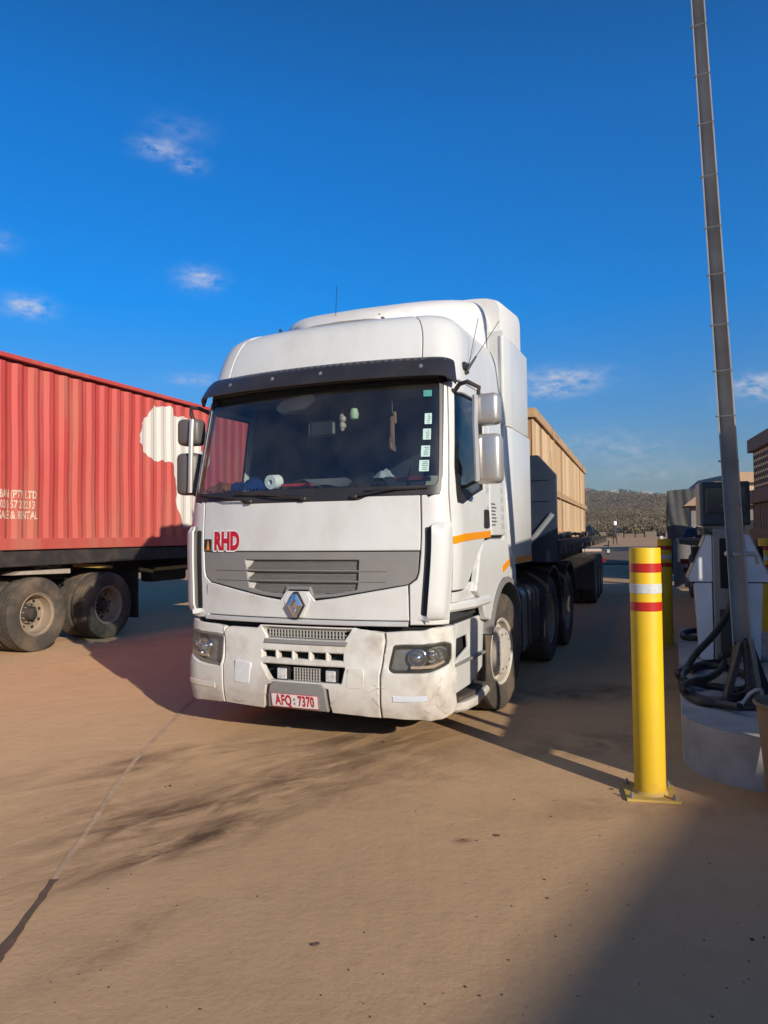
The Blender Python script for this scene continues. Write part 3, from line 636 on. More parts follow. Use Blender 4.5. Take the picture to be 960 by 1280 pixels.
# ---- cab interior
bm = B(); prism(bm, [(.25, 1.20), (.25, 1.78), (.50, 1.90), (.80, 1.93), (.95, 1.86), (.95, 1.20)], -1.10, 1.10, 'x', bev=.02); dash = obj('dashboard', bm, dashm, T_)
bm = B(); prism(bm, [(1.0, 1.1), (1.0, 1.45), (1.5, 1.45), (1.5, 1.1)], .28, .82, 'x', bev=.04); prism(bm, [(1.42, 1.42), (1.62, 2.35), (1.74, 2.35), (1.56, 1.42)], .30, .80, 'x', bev=.04); s1 = obj('seat', bm, interior, T_)
newobj('seat', s1.data, T_, (-1.1, 0, 0))
bm = B(); c_ = Vector((-.52, .98, 1.93)); tube(bm, [c_+Vector((.22*cos(a*2*pi/24), .20*sin(a*2*pi/24)*.55, .20*sin(a*2*pi/24)*.8)) for a in range(24)], .016, 8, closed=True); tube(bm, [c_, c_+Vector((0, -.1, -.3))], .03, 8); tube(bm, [c_-Vector((.2, 0, 0)), c_+Vector((.2, 0, 0))], .015, 6)
obj('steering_wheel', bm, black, T_)
bm = B(); bx(bm, -1.10, 1.10, 1.60, 1.66, 1.3, 2.7); obj('bunk_curtain', bm, mat('dark_blue_curtain', (.03, .042, .055), .95, var=.3, stretch=(8, 1, .3)), T_)
bm = B(); bx(bm, -1.05, 1.05, .42, 1.0, 2.76, 2.80); obj('overhead_shelf', bm, interior, T_)
bm = B(); prism(bm, rnd([(-.30, 2.64), (-.235, 2.70), (.05, 2.74), (.09, 2.69), (-.02, 2.62), (-.26, 2.60)], .03), .40, .43, 'y', bev=.006)
mv = obj('sun_blind', bm, mat('grey_interior_blind', (.30, .28, .25), .7, var=.2), T_); mv.location.x = -.12
bm = B(); box(bm, (.02, .40, 2.44), (.24, .03, .13), bev=.02); obj('interior_mirror', bm, black, T_)
# ---- bumper
E_ = 1.64
top_gr = [(-.335, .888), (.475, .888), (.41, .80), (-.27, .80)]
sl5 = [[(x, .650), (x+.12, .650), (x+.12, .702), (x-.005, .702)] for x in (-.315, -.165, -.015, .135, .285)]
low_o = rnd([(-.31, .595), (.42, .595), (.40, .47), (.28, .435), (.25, .435), (-.19, .435), (-.235, .45)], .015)
BC = [(-.705, .27), (-.31, .262), (-.29, .285), (-.265, .44), (-.24, .45), (-.21, .455), (.25, .455), (.29, .44), (.31, .27), (.70, .252), (.702, .555), (.735, .80), (.72, .865), (.49, .895), (-.34, .895), (-.38, .865), (-.66, .865), (-.705, .82)]
low_o = rnd([(-.32, .605), (.425, .605), (.40, .485), (-.23, .485)], .015)
def boff(s, z):
    b_ = .020*math.exp(-((z-.83)/.05)**2)*max(0, min(1, (abs(s)-.45)/.25)) + .02*max(0, min(1, (.62-z)/.05)) if abs(s) < .72 else .02*max(0, min(1, (.62-z)/.05))
    return b_+.004*sin(s*23)*sin(z*31)*(s > .5)
bump = obj('bumper', patch(BC, thick=.055, ch=.008, d=.045, holes=[top_gr]+sl5+[low_o], off=boff), bump_white, T_)
# right and left ends with headlamp openings
HR = rnd([(.765, .60), (.80, .575), (1.20, .585), (1.70, .635), (1.78, .67), (1.76, .775), (1.55, .795), (.80, .775)], .02)
def eoff(s, z): return boff(s, z)+(.012*math.sin(s*9+z*14)*math.exp(-((z-.38)/.12)**2)*math.exp(-((s-1.4)/.35)**2)+.02*max(0, 1-abs(z-.86)/.03)*0)
RB = [(.712, .252), (.712, .545), (.745, .80), (.735, .865), (1.2, .90), (1.84, .905), (1.88, .60), (1.86, .30), (1.55, .25), (1.2, .24)]
eb = obj('bumper_end', patch(RB, thick=.05, ch=.008, d=.045, holes=[HR], off=eoff), bump_white, T_); eb['label'] = 'scraped and dented bumper end'
LB = mir(RB); HL = mir(HR)
LB = [(-1.72, .25), (-1.2, .245), (-.715, .27), (-.715, .545), (-.72, .80), (-.715, .865), (-1.2, .90), (-1.74, .895)][::1]
HL = rnd([(-1.70, .66), (-1.3, .60), (-.90, .555), (-.745, .55), (-.725, .79), (-.80, .80), (-1.2, .815), (-1.68, .80)], .02)
obj('bumper_end', patch(LB, thick=.05, ch=.008, d=.045, holes=[HL], off=boff), bump_white, T_)
for poly, sg in ((HR, 1), (HL, -1)):
    hl = obj('headlamp', patch(inset(poly, -.004), thick=.012, ch=0, d=.06, off=lambda s, z: -.055), mat('headlamp_bowl', (.27, .27, .27), .35, .3, var=.4, scale=9), T_)
    hl['label'] = 'right headlamp' if sg < 0 else 'left headlamp with cloudy lens'
    obj('lens', patch(poly, thick=.004, ch=.001, d=.05, off=lambda s, z: .004), lens, hl)
    obj('bezel', patch(inset(poly, -.002), thick=.03, ch=.004, d=.06, holes=[inset(poly, .018)], off=lambda s, z: -.006), black if sg > 0 else greyp, hl)
    for s_, z_, r_, mm in ((sg*.98, .685, .062, chrome), (sg*1.28, .70, .05, lamp_in), (sg*1.5, .705, .04, lamp_in)):
        bm = B(); lathe(bm, [(r_*1.15, -.012), (r_*1.12, .006), (r_, .010), (r_*.8, -.020), (r_*.3, -.030), (.001, -.03)], 20, 'z'); p = surf(s_, z_, -.03); n_ = (surf(s_, z_, 1)-surf(s_, z_, 0)); Mx = Matrix.Translation(p) @ n_.to_track_quat('Z', 'Y').to_matrix().to_4x4()
        bm.transform(Mx); obj('reflector', bm, mm, hl)
        b3 = B(); bmesh.ops.create_uvsphere(b3, u_segments=14, v_segments=8, radius=r_*.62); b3.transform(Matrix.Translation(surf(s_, z_, -.036))); obj('bulb_lens', b3, mat('lamp_glass_ball', (.62, .64, .66), .05, .9), hl)
    bm = patch([(sg*a, b) for a, b in ((.93, .605), (1.30, .612), (1.62, .645), (1.6, .66), (1.3, .635), (.93, .625))][::sg], thick=.015, ch=.002, off=lambda s, z: -.02); obj('turn_signal', bm, mat('turn_lens', (.55, .40, .28), .3), hl)
for s_ in (-.5,):
    bm = patch(rnd([(-.585, .445), (-.43, .44), (-.41, .60), (-.575, .615)], .015), thick=.02, ch=.004, off=lambda s, z: .024+.0*s); obj('bumper_cover', bm, mat('bare_white_plastic', (.66, .66, .66), .45, var=.15, scale=18), bump)
bm = patch(rnd([(.44, .46), (.585, .46), (.58, .60), (.45, .60)], .02), thick=.02, ch=.004, off=lambda s, z: .0225); obj('bumper_cover', bm, bump_white, bump)
# marker strips that glint at the lower ends
for sg, rr_ in ((-1, (.80, 1.55)), (1, (.80, 1.15))):
    tag(obj('side_marker_lens', patch([(sg*a, b) for a, b in ((rr_[0], .375), (rr_[1], .385), (rr_[1], .425), (rr_[0], .42))][::sg], thick=.02, ch=.006, off=lambda s, z: .026), mat('clear_marker_lens', (.72, .70, .62), .15, .35) if sg < 0 else mat('scuffed_marker', (.6, .62, .66), .4), T_))
# dark cavity and grilles behind the bumper
bm = patch([(-.66, .44), (.66, .44), (.66, .885), (-.66, .885)], thick=.01, ch=0, d=.12, off=lambda s, z: -.085); obj('bumper_cavity', bm, gap, bump)
bm = B(); bx(bm, -1.0, 1.0, .14, .5, .5, .9); bx(bm, -.9, .9, .3, 1.2, .35, .95); obj('engine_bay_block', bm, gap, T_)
bm = patch([(-.29, .760), (.43, .760), (.45, .80), (-.31, .80)], thick=.03, ch=.004, off=lambda s, z: -.005+(.8-z)*.5); obj('bumper_shelf', bm, greyp, bump)
bm = B()
for i in range(24):
    x = -.26+i*.0285; vs = [surf(x+a, z, -.035+d_) for a in (-.004, .004) for z in (.805, .865) for d_ in (0, .02)]
    box(bm, surf(x, .835, -.025), (.007, .02, .06))
for z_ in (.808, .835, .862): tube(bm, [surf(-.28+.7*i/8, z_, -.025) for i in range(9)], .004, 4)
obj('upper_grille', bm, meshp, bump)
bm = B()
for i in range(10): box(bm, surf(-.02+i*.0245, .535, -.02), (.005, .016, .095))
for i in range(5): tube(bm, [surf(-.03+.24*j/4, .495+i*.0215, -.02) for j in range(5)], .003, 4)
obj('lower_grille', bm, meshp, bump)
for s_ in (-.125, .305):
    bm = B(); box(bm, surf(s_, .535, -.035), (.105, .06, .105), bev=.02, seg=2); fl = obj('fog_lamp', bm, black, T_)
    bm = B(); box(bm, surf(s_, .535, .0), (.082, .012, .082), bev=.006); obj('fog_lens', bm, mat('fluted_fog_glass', (.75, .76, .74), .25, .3, var=.5, scale=35), fl)
# number plate in its grey holder
ho = obj('plate_holder', patch([(-.265, .285), (-.25, .30), (-.225, .45), (-.19, .478), (.235, .478), (.27, .45), (.285, .30), (.285, .28)], thick=.05, ch=.008, off=lambda s, z: .032), greyp, T_)
pl = obj('number_plate', patch(rnd([(-.205, .300), (.215, .300), (.215, .398), (-.205, .398)], .008), thick=.004, ch=.001, off=lambda s, z: .040), mat('white_plate', (.72, .66, .64), .45, var=.1, dirt=DUST, dirt_amt=.25), T_)
rim_ = [(-.205, .300), (.215, .300), (.215, .398), (-.205, .398)]
obj('plate_border', patch(rim_, thick=.002, ch=0, holes=[inset(rim_, .0045)], off=lambda s, z: .0405), mat('plate_red', (.42, .02, .03), .5), pl)
PR = MATS['plate_red']
for s__, x_ in (('AFQ', -.093), ('7370', .108)):
    obj('plate_lettering', on_surf(textmesh(s__, .098, .0035, 'CENTER', 1.08), x_, .349, .0415, .72 if len(s__) < 4 else .66), PR, pl, keep=True)
bm = B()
for z_ in (.333, .362):
    V = [bm.verts.new(surf(.006+a, z_+b, .0415)) for a, b in ((-.006, -.008), (.006, -.008), (.006, .008), (-.006, .008))]; bm.faces.new(V)
obj('plate_emblem', bm, mat('plate_green', (.02, .22, .16), .5), pl, keep=True)
# scrapes and cracks on the bumper end
scr = mat('scrape_marks', (.42, .34, .27), .8, var=.4, scale=30); rg = random.Random(12); bm = B()
for (s0_, z0_, L_, an, wd_) in [(1.30, .50, .16, -1.9, .004), (1.38, .46, .18, -1.5, .003), (1.46, .55, .22, -2.0, .004), (1.52, .42, .14, -1.7, .003), (1.25, .36, .12, -.4, .004), (1.40, .33, .15, -.2, .005), (1.6, .50, .2, -1.4, .003), (1.05, .33, .10, -.3, .003), (.60, .44, .12, .4, .003), (.64, .40, .1, -.8, .003), (.30, .33, .06, 1.2, .006), (-.62, .30, .08, .1, .006), (.66, .52, .14, -1.3, .0025), (1.48, .36, .10, -2.6, .004)]:
    P = []; s, z = s0_, z0_
    for k in range(7): P.append((s, z)); a_ = an+rg.uniform(-.7, .7); s += cos(a_)*L_/6*1.6; z += sin(a_)*L_/6
    for k in range(6):
        a_, b_ = P[k], P[k+1]; w0, w1 = wd_*(1-abs(k-3)/4), wd_*(1-abs(k-2)/4)
        V = [bm.verts.new(surf(x_, y_, eoff(x_, y_)+.0025)) for x_, y_ in ((a_[0], a_[1]-w0), (b_[0], b_[1]-w1), (b_[0], b_[1]+w1), (a_[0], a_[1]+w0))]
        bm.faces.new(V)
obj('scrape', bm, scr, eb, keep=True)
# steps and sill on both flanks
for sg in (1, -1):
    X = lambda a: sg*a
    # lower corner: outer side skin between bumper and wheel with step wells
    sd = obj('step_side', patch([(sg*a, b) for a, b in [(1.86, .40), (2.20, .40), (2.40, .48), (2.42, .91), (1.9, .91)]][::sg], thick=.02, ch=.006, d=.06, holes=[[(sg*a, b) for a, b in [(1.93, .62), (2.17, .70), (2.15, .80), (1.93, .80)]][::sg]], off=lambda s, z: .0), white, T_)
    bm = B(); prism(bm, [(X(.92), .38), (X(1.16), .34), (X(1.20), .60), (X(1.19), 1.02), (X(.92), 1.02)][::sg], .335, .365, 'z', bev=.005); obj('step_tread', bm, mat('ribbed_step_tread', (.05, .045, .04), .7, var=.4, scale=40, dirt=DUST, dirt_amt=.7), T_)
    bm = B(); prism(bm, [(X(.92), .30), (X(1.16), .30), (X(1.215), .40), (X(1.225), .62), (X(1.21), 1.06), (X(.92), 1.06)][::sg], .265, .33, 'z', bev=.02); obj('lower_step', bm, bump_white, T_)
    bm = B(); prism(bm, [(X(.95), .30), (X(1.16), .30), (X(1.20), 1.0), (X(.95), 1.0)][::sg], .60, .62, 'z', bev=.004); obj('step_tread', bm, greyp, T_)
    bm = B(); prism(bm, [(X(1.0), .22), (X(1.13), .24), (X(1.23), .62), (X(1.24), 1.08), (X(1.0), 1.08)][::sg], 1.0, 1.07, 'z', bev=.018); obj('entry_step', bm, white, T_)
    bm = B(); bx(bm, X(.6), X(1.1), .36, 1.05, .34, 1.0); obj('step_well', bm, gap, T_)
    sill = obj('sill_panel', patch([(sg*a, b) for a, b in [(1.66, 1.07), (2.28, 1.07), (2.20, 1.20), (2.12, 1.20), (2.06, 1.145), (1.66, 1.145)]][::sg], thick=.02, ch=.005, off=lambda s, z: 0), white, T_)
    # wheel arch
    AR = []; cy_, cz_, R_ = 1.68, .52, .66
    outer = [(.96, .88), (.84, 1.06), (.66, 1.13), (.72, 1.24), (.84, 1.41), (1.0, 1.51), (1.30, 1.53), (1.97, 1.53), (2.06, 1.36), (2.12, 1.24)]
    arc = [(cy_+R_*cos(a), cz_+R_*sin(a)) for a in [radians(48+i*(150-48)/14) for i in range(15)]]
    poly = outer+arc
    def side(u, v, o_=0., sg=sg):
        W = 1.215; k = max(0, (v-1.15))/.38; return Vector((sg*(W-.03*k**2+o_), u, v))
    pp = poly if area2(poly) > 0 else poly[::-1]
    fe = obj('mudguard', patch(pp, fn=side, thick=.05, ch=.012, d=.06), white, T_)
    bm = B(); arc2 = [radians(30+i*(160-30)/24) for i in range(25)]
    rr0 = [[bm.verts.new((sg*x, cy_+r*cos(a), cz_+r*sin(a))) for x, r in ((1.235, .66), (1.235, .615), (.85, .615), (.85, .66))] for a in arc2]
    for A_, C2 in zip(rr0, rr0[1:]):
        for j in range(4): bm.faces.new((A_[j], A_[(j+1) % 4], C2[(j+1) % 4], C2[j]))
    obj('arch_lip', bm, greyp, fe)
    b2 = B(); P2 = [(1.60, 1.20), (1.66, 1.275), (2.02, 1.335), (2.06, 1.30)]
    if sg > 0: obj('reflective_stripe', patch([(1.56, 1.225), (1.865, 1.285), (1.865, 1.345), (1.56, 1.285)], fn=side, thick=.004, ch=0, off=lambda s, z: .003), orange, fe)
# ---- wheels
def tyre_bm(w_=.30, R=.52, ri=.285, lugs=56):
    bm = B(); h = w_/2; prof = [(ri, -h*.78), (ri+.03, -h*.92), (R*.80, -h), (R*.93, -h*.97), (R*.985, -h*.86), (R, -h*.72), (R, -h*.50), (R-.012, -h*.48), (R-.012, -h*.42), (R, -h*.40), (R, -h*.06), (R-.012, -h*.04), (R-.012, h*.04), (R, h*.06), (R, h*.40), (R-.012, h*.42), (R-.012, h*.48), (R, h*.50), (R, h*.72), (R*.985, h*.86), (R*.93, h*.97), (R*.80, h), (ri+.03, h*.92), (ri, h*.78)]
    lathe(bm, prof, lugs*2, 'x', closed=True)
    n = lugs*2; bm.verts.ensure_lookup_table()
    for i, (r, _) in enumerate(prof):
        if r > R*.985:
            for j in range(n):
                if (j+(i//6)) % 2: v = bm.verts[i*n+j]; v.co.y *= .986; v.co.z *= .986
    return bm
def mesh_of(bm, name, m_, sharp=.5):
    fin(bm, sharp); me = bpy.data.meshes.new(name); bm.to_mesh(me); bm.free(); me.materials.append(m_); return me
ME_T = mesh_of(tyre_bm(), 'tyre', rubber); ME_TD = mesh_of(tyre_bm(), 'tyre_dusty', rubber_d)
bm = B(); lathe(bm, [(.285, -.125), (.30, -.12), (.285, -.105), (.262, -.09), (.255, .03), (.235, .06), (.14, .085), (.135, .05), (.22, .035), (.245, .0), (.25, -.1)], 36, 'x', closed=True)
ME_RIM_DEEP = mesh_of(bm, 'rim', rimm)   # face towards +x is the disc of an outer dual: deep dish faces -x
def bolts(bm, x, R, r, n, ln):
    for j in range(n):
        a = 2*pi*j/n; cyl(bm, (x, R*cos(a), R*sin(a)), (x+ln, R*cos(a), R*sin(a)), r, 6)
ME_W = {}
def dual_outer_meshes():
    """wheel seen from outside (+x): deep dish, disc set back, hub and nuts"""
    bm = B(); lathe(bm, [(.292, .135), (.302, .130), (.292, .118), (.268, .105), (.262, .0), (.25, -.035), (.235, -.045), (.15, -.040), (.145, -.055), (.24, -.06), (.27, -.02), (.28, .10)], 40, 'x', closed=True)
    # hand holes as dark discs between nuts
    ri_ = mesh_of(bm, 'rim', rimm)
    bm = B(); lathe(bm, [(.001, .055), (.055, .055), (.075, .045), (.085, .0), (.10, -.03), (.15, -.038), (.15, -.06), (.001, -.06)], 24, 'x'); hub = mesh_of(bm, 'hub', chassis)
    bm = B(); bolts(bm, -.042, .125, .012, 10, .04); nuts = mesh_of(bm, 'wheel_nut', rimm)
    bm = B()
    for j in range(8):
        a = 2*pi*(j+.5)/8; cyl(bm, (-.0425, .195*cos(a), .195*sin(a)), (-.0385, .195*cos(a), .195*sin(a)), .024, 10)
    ho_ = mesh_of(bm, 'hand_hole', gap)
    return ri_, hub, nuts, ho_
RI, HU, NU, HO = dual_outer_meshes()
def wheel(parent, x, y, sg, tyre_me, R=.52, z=None, steer=0., outer=True, name='wheel'):
    e = bpy.data.objects.new(name, tyre_me); COL.objects.link(e); e.parent = parent; e.location = (sg*x, y, R if z is None else z)
    e.rotation_euler = (random.uniform(0, 6), 0, (0 if sg > 0 else pi)); k = R/.52; e.scale = (1, k, k)
    if outer:
        for nm, me in (('rim', RI), ('hub', HU), ('wheel_nuts', NU), ('hand_hole', HO)): c = newobj(nm, me, e)
    return e
# steered front wheels with a pale hub cover
bm = B(); lathe(bm, [(.285, .10), (.30, .125), (.292, .135), (.27, .12), (.262, .06), (.20, .045), (.20, .03), (.27, .03)], 40, 'x', closed=True); FR = mesh_of(bm, 'rim', hubw)
bm = B(); lathe(bm, [(.20, .05), (.212, .09), (.205, .135), (.19, .15), (.10, .158), (.001, .16)], 40, 'x'); HC = mesh_of(bm, 'hub_cover', hubw)
bm = B(); [cyl(bm, (.148, .155*cos(a), .155*sin(a)), (.1535, .155*cos(a), .155*sin(a)), .014, 10) for a in [2*pi*j/10 for j in range(10)]]
for a in [2*pi*(j+.5)/10 for j in range(10)]: cyl(bm, (.047, .235*cos(a), .235*sin(a)), (.05, .235*cos(a), .235*sin(a)), .017, 8)
NH = mesh_of(bm, 'cover_hole', gap)
for sg in (1, -1):
    st = bpy.data.objects.new('front_wheel', ME_TD); COL.objects.link(st); st.parent = T_; st.location = (sg*1.045, 1.66, .515); st.rotation_euler = (0, 0, (0 if sg > 0 else pi)-radians(6))
    newobj('rim', FR, st); newobj('hub_cover', HC, st); newobj('cover_hole', NH, st)
for y in (4.30, 5.68):
    for sg in (1, -1):
        wheel(T_, 1.03, y, sg, ME_T); wheel(T_, .70, y, sg, ME_T, outer=False)
# chassis, fuel tanks, rear mudguards, coupling
bm = B()
for sg in (1, -1): bx(bm, sg*.36, sg*.44, .9, 6.5, .72, .98)
for y in (2.4, 3.2, 4.3, 5.0, 5.68, 6.4): bx(bm, -.4, .4, y-.06, y+.06, .74, .94)
for y in (1.66, 4.3, 5.68): cyl(bm, (-.9, y, .52), (.9, y, .52), .09, 12)
bx(bm, -.42, .42, .5, 2.2, .35, .93)
obj('chassis_rail', bm, chassis, T_)
bm = B(); prism(bm, rnd([(.62, 1.02), (1.20, 1.02), (1.20, .34), (.62, .34)], .12, 6), 2.32, 2.72, 'y', bev=.01); ft = obj('fuel_tank', bm, tank, T_)
bm = B(); prism(bm, rnd([(-.62, 1.02), (-1.20, 1.02), (-1.20, .34), (-.62, .34)], .12, 6), 2.32, 3.5, 'y', bev=.01); obj('fuel_tank', bm, tank, T_)
for y0, y1, mm in ((2.76, 3.05, tank), (3.08, 3.42, chassis)):
    bm = B(); prism(bm, rnd([(.62, 1.0), (1.19, 1.0), (1.19, .36), (.62, .36)], .12, 6), y0, y1, 'y', bev=.01); obj('fuel_tank' if mm is tank else 'battery_box', bm, mm, T_)
for y in (2.36, 2.68, 2.9):
    bm = B(); pr = rnd([(.61, 1.03), (1.21, 1.03), (1.21, .33), (.61, .33)], .12, 6); pi_ = [(x*1, z) for x, z in inset(pr, .012)]
    A_ = [[bm.verts.new((x, yy, z)) for x, z in q] for yy, q in ((y, pr), (y+.04, pr), (y+.04, pi_), (y, pi_))]
    for i in range(4):
        for j in range(len(pr)): bm.faces.new((A_[i][j], A_[i][(j+1) % len(pr)], A_[(i+1) % 4][(j+1) % len(pr)], A_[(i+1) % 4][j]))
    obj('tank_strap', bm, chassis, ft)
bm = B(); bx(bm, 1.191, 1.196, 2.45, 2.62, .70, .74); obj('yellow_mark', bm, yellowt, ft)
for sg in (1, -1):
    bm = B()
    for yc in (4.30, 5.68):
        AA = [radians(20+i*140/14) for i in range(15)]; rr0 = [[bm.verts.new((sg*x, yc+r*cos(a), .52+r*sin(a))) for x, r in ((1.21, .66), (1.21, .63), (.60, .63), (.60, .66))] for a in AA]
        for A_, C2 in zip(rr0, rr0[1:]):
            for j in range(4): bm.faces.new((A_[j], A_[(j+1) % 4], C2[(j+1) % 4], C2[j]))
    obj('rear_mudguard', bm, black, T_)
bm = B(); box(bm, (0, 4.95, 1.10), (.9, .9, .12), bev=.03); bx(bm, -.4, .4, 2.15, 2.3, .6, 1.3); cyl(bm, (.55, 3.55, .75), (1.1, 3.55, .75), .14, 14); cyl(bm, (.55, 3.75, .55), (1.15, 3.75, .55), .10, 14)
for i in range(5): tube(bm, [(-.3+i*.12, 2.3, 1.7), (-.3+i*.12, 2.7, 1.1-.05*i), (-.2+i*.1, 3.3, 1.2), (-.1+i*.05, 4.05, 1.55)], .018, 6)
obj('coupling_gear', bm, chassis, T_)
# ------------------------------------------------------------------ loose things in the cab (each its own thing, standing on the dashboard)
def tw(a, b, z):
    az = radians(TAZ); return Vector((TRUCK[0]+a*cos(az)+b*sin(az), TRUCK[1]-a*sin(az)+b*cos(az), z))
def cloth(name, at, sx_, sy_, hz_, m_, seed, label, cat, az=TAZ, parent=None, group=None):
    rg = random.Random(seed); bm = B(); n = 18; G = []; o = [rg.uniform(0, 9) for _ in range(6)]
    for i in range(n+1):
        row = []
        for j in range(n+1):
            u, v = i/n*2-1, j/n*2-1; r = math.hypot(u, v); e = max(0, 1-r**2.2)
            z = hz_*e**.7*(.68+.16*sin(u*4+o[0])*cos(v*3+o[1])+.10*sin(u*7+v*5+o[2])+.05*sin(u*13-v*9))+.004
            row.append(bm.verts.new((u*sx_*(1+.18*sin(v*4+o[3])), v*sy_*(1+.18*sin(u*5+o[4])), z if r < 1 else .002)))
        G.append(row)
    for i in range(n):
        for j in range(n):
            u, v = (i+.5)/n*2-1, (j+.5)/n*2-1
            if math.hypot(u, v) < 1.0: bm.faces.new((G[i][j], G[i+1][j], G[i+1][j+1], G[i][j+1]))
    for v in [v for v in bm.verts if not v.link_faces]: bm.verts.remove(v)
    bmesh.ops.solidify(bm, geom=bm.faces[:], thickness=.004)
    ob = obj(name, bm, m_, parent, sharp=1.2); ob.location = at; ob.rotation_euler = (0, 0, -radians(az)); return tag(ob, label, cat, group)
DZ = 1.955
cloth('work_cloth', tw(-.98, .46, DZ), .17, .10, .12, mat('orange_brown_cloth', srgb(176, 104, 48), .9, var=.25), 3, 'orange brown cloth heaped at the left end of the truck dashboard', 'cloth')
cloth('blue_overall', tw(-.70, .44, DZ), .18, .10, .15, mat('blue_cotton', srgb(30, 62, 128), .9, var=.35, scale=14), 5, 'crumpled blue overall behind the windscreen beside the paper roll', 'clothing')
bm = B(); lathe(bm, [(.022, -.05), (.060, -.05), (.060, .05), (.022, .05)], 28, 'y', closed=True)
o = tag(obj('paper_roll', bm, whitep), 'white toilet paper roll on the truck dashboard', 'paper roll'); o.location = tw(-.46, .44, DZ+.075); o.rotation_euler = (.1, .12, -radians(TAZ+8))
bm = B(); box(bm, (0, 0, .012), (.24, .12, .024), bev=.003); o = tag(obj('notebook', bm, mat('red_cover', srgb(160, 40, 50), .6)), 'thin red notebook lying beside the paper roll on the dashboard', 'notebook'); o.location = tw(-.27, .50, DZ+.03); o.rotation_euler = (0, 0, -radians(TAZ-6))
bm = B()
G = [[bm.verts.new((-.19+.38*i/8, -.10+.2*j/5, .016+.012*sin(i*.9)*(j/5))) for j in range(6)] for i in range(9)]
for i in range(8):
    for j in range(5): bm.faces.new((G[i][j], G[i+1][j], G[i+1][j+1], G[i][j+1]))
bmesh.ops.solidify(bm, geom=bm.faces[:], thickness=.002)
o = tag(obj('paper_sheets', bm, whitep), 'white paper sheets spread flat in the middle of the truck dashboard', 'paper'); o.location = tw(.06, .46, DZ+.04); o.rotation_euler = (-.22, 0, -radians(TAZ))
cloth('black_bag', tw(.40, .47, DZ), .17, .10, .14, mat('black_bag_cloth', (.02, .02, .022), .7), 11, 'crumpled black bag on the dashboard right of the white sheets', 'bag')
cloth('plastic_wrapper', tw(.56, .40, DZ+.06), .085, .05, .08, mat('crinkled_clear_wrap', (.62, .64, .64), .25), 14, 'shiny crinkled plastic wrapper lying on the black bag', 'wrapper')
bm = B(); box(bm, (0, 0, .02), (.26, .13, .035), bev=.004); o = tag(obj('book', bm, mat('dark_red_cover', (.12, .02, .02), .6)), 'dark red book on the dashboard below the window stickers', 'book'); o.location = tw(.78, .44, DZ+.03); o.rotation_euler = (0, 0, -radians(TAZ+4))
def hang(name, a, b, zt, zb, label, cat, build):
    bm = B(); tube(bm, [(0, 0, 0), (0, 0, -(zt-zb)*.35)], .0025, 5); h_ = empty(name, tw(a, b, zt), TAZ, label, cat); obj('cord', bm, black, h_); build(h_, -(zt-zb)*.35, -(zt-zb)); return h_
def b1(h_, z0, z1):
    bm = B(); lathe(bm, [(.001, z1), (.03, z1+.012), (.038, (z0+z1)/2), (.026, z0-.01), (.001, z0)], 16, 'z'); obj('pendant', bm, mat('pale_green_air_freshener', (.35, .50, .30), .5), h_)
def b2_(h_, z0, z1):
    bm = B(); z = z0
    for k in range(5): r = .018+.012*(k % 2); bmesh.ops.create_icosphere(bm, subdivisions=2, radius=r, matrix=Matrix.Translation((random.uniform(-.008, .008), 0, z-.02))); z -= abs(z1-z0)/5
    obj('beads', bm, mat('beaded_charm', (.42, .36, .30), .6, var=.5, scale=30), h_)
def b3_(h_, z0, z1):
    bm = B(); box(bm, (0, 0, (z0+z1)/2), (.035, .02, abs(z1-z0)*.8), bev=.008, seg=2); box(bm, (.02, 0, z0-.04), (.03, .02, .10), bev=.008); box(bm, (-.015, .0, z1+.03), (.022, .02, .09), bev=.006)
    for k in range(6): tube(bm, [(-.015+.006*k, 0, z1+.03), (-.02+.009*k, 0, z1-.02-.004*k)], .003, 4)
    obj('leather_charm', bm, mat('brown_leather', (.22, .12, .07), .7, var=.4, scale=30), h_)
hang('air_freshener', .28, .46, 2.66, 2.50, 'round pale green air freshener hanging behind the windscreen', 'air freshener', b1)
hang('bead_charm', .17, .47, 2.64, 2.43, 'pale bead charm hanging left of the green air freshener', 'charm', b2_)
hang('leather_tassel', .61, .46, 2.68, 2.27, 'long brown leather tassel hanging behind the windscreen', 'tassel', b3_)
bm = B(); bx(bm, -.16, .16, -.05, .05, 0, .10, bev=.01); o = tag(obj('tissue_box', bm, mat('cream_box', (.55, .46, .36), .7)), 'cream carton at the right end of the dashboard under the stickers', 'carton'); o.location = tw(.98, .62, DZ-.02); o.rotation_euler = (0, 0, -radians(TAZ))

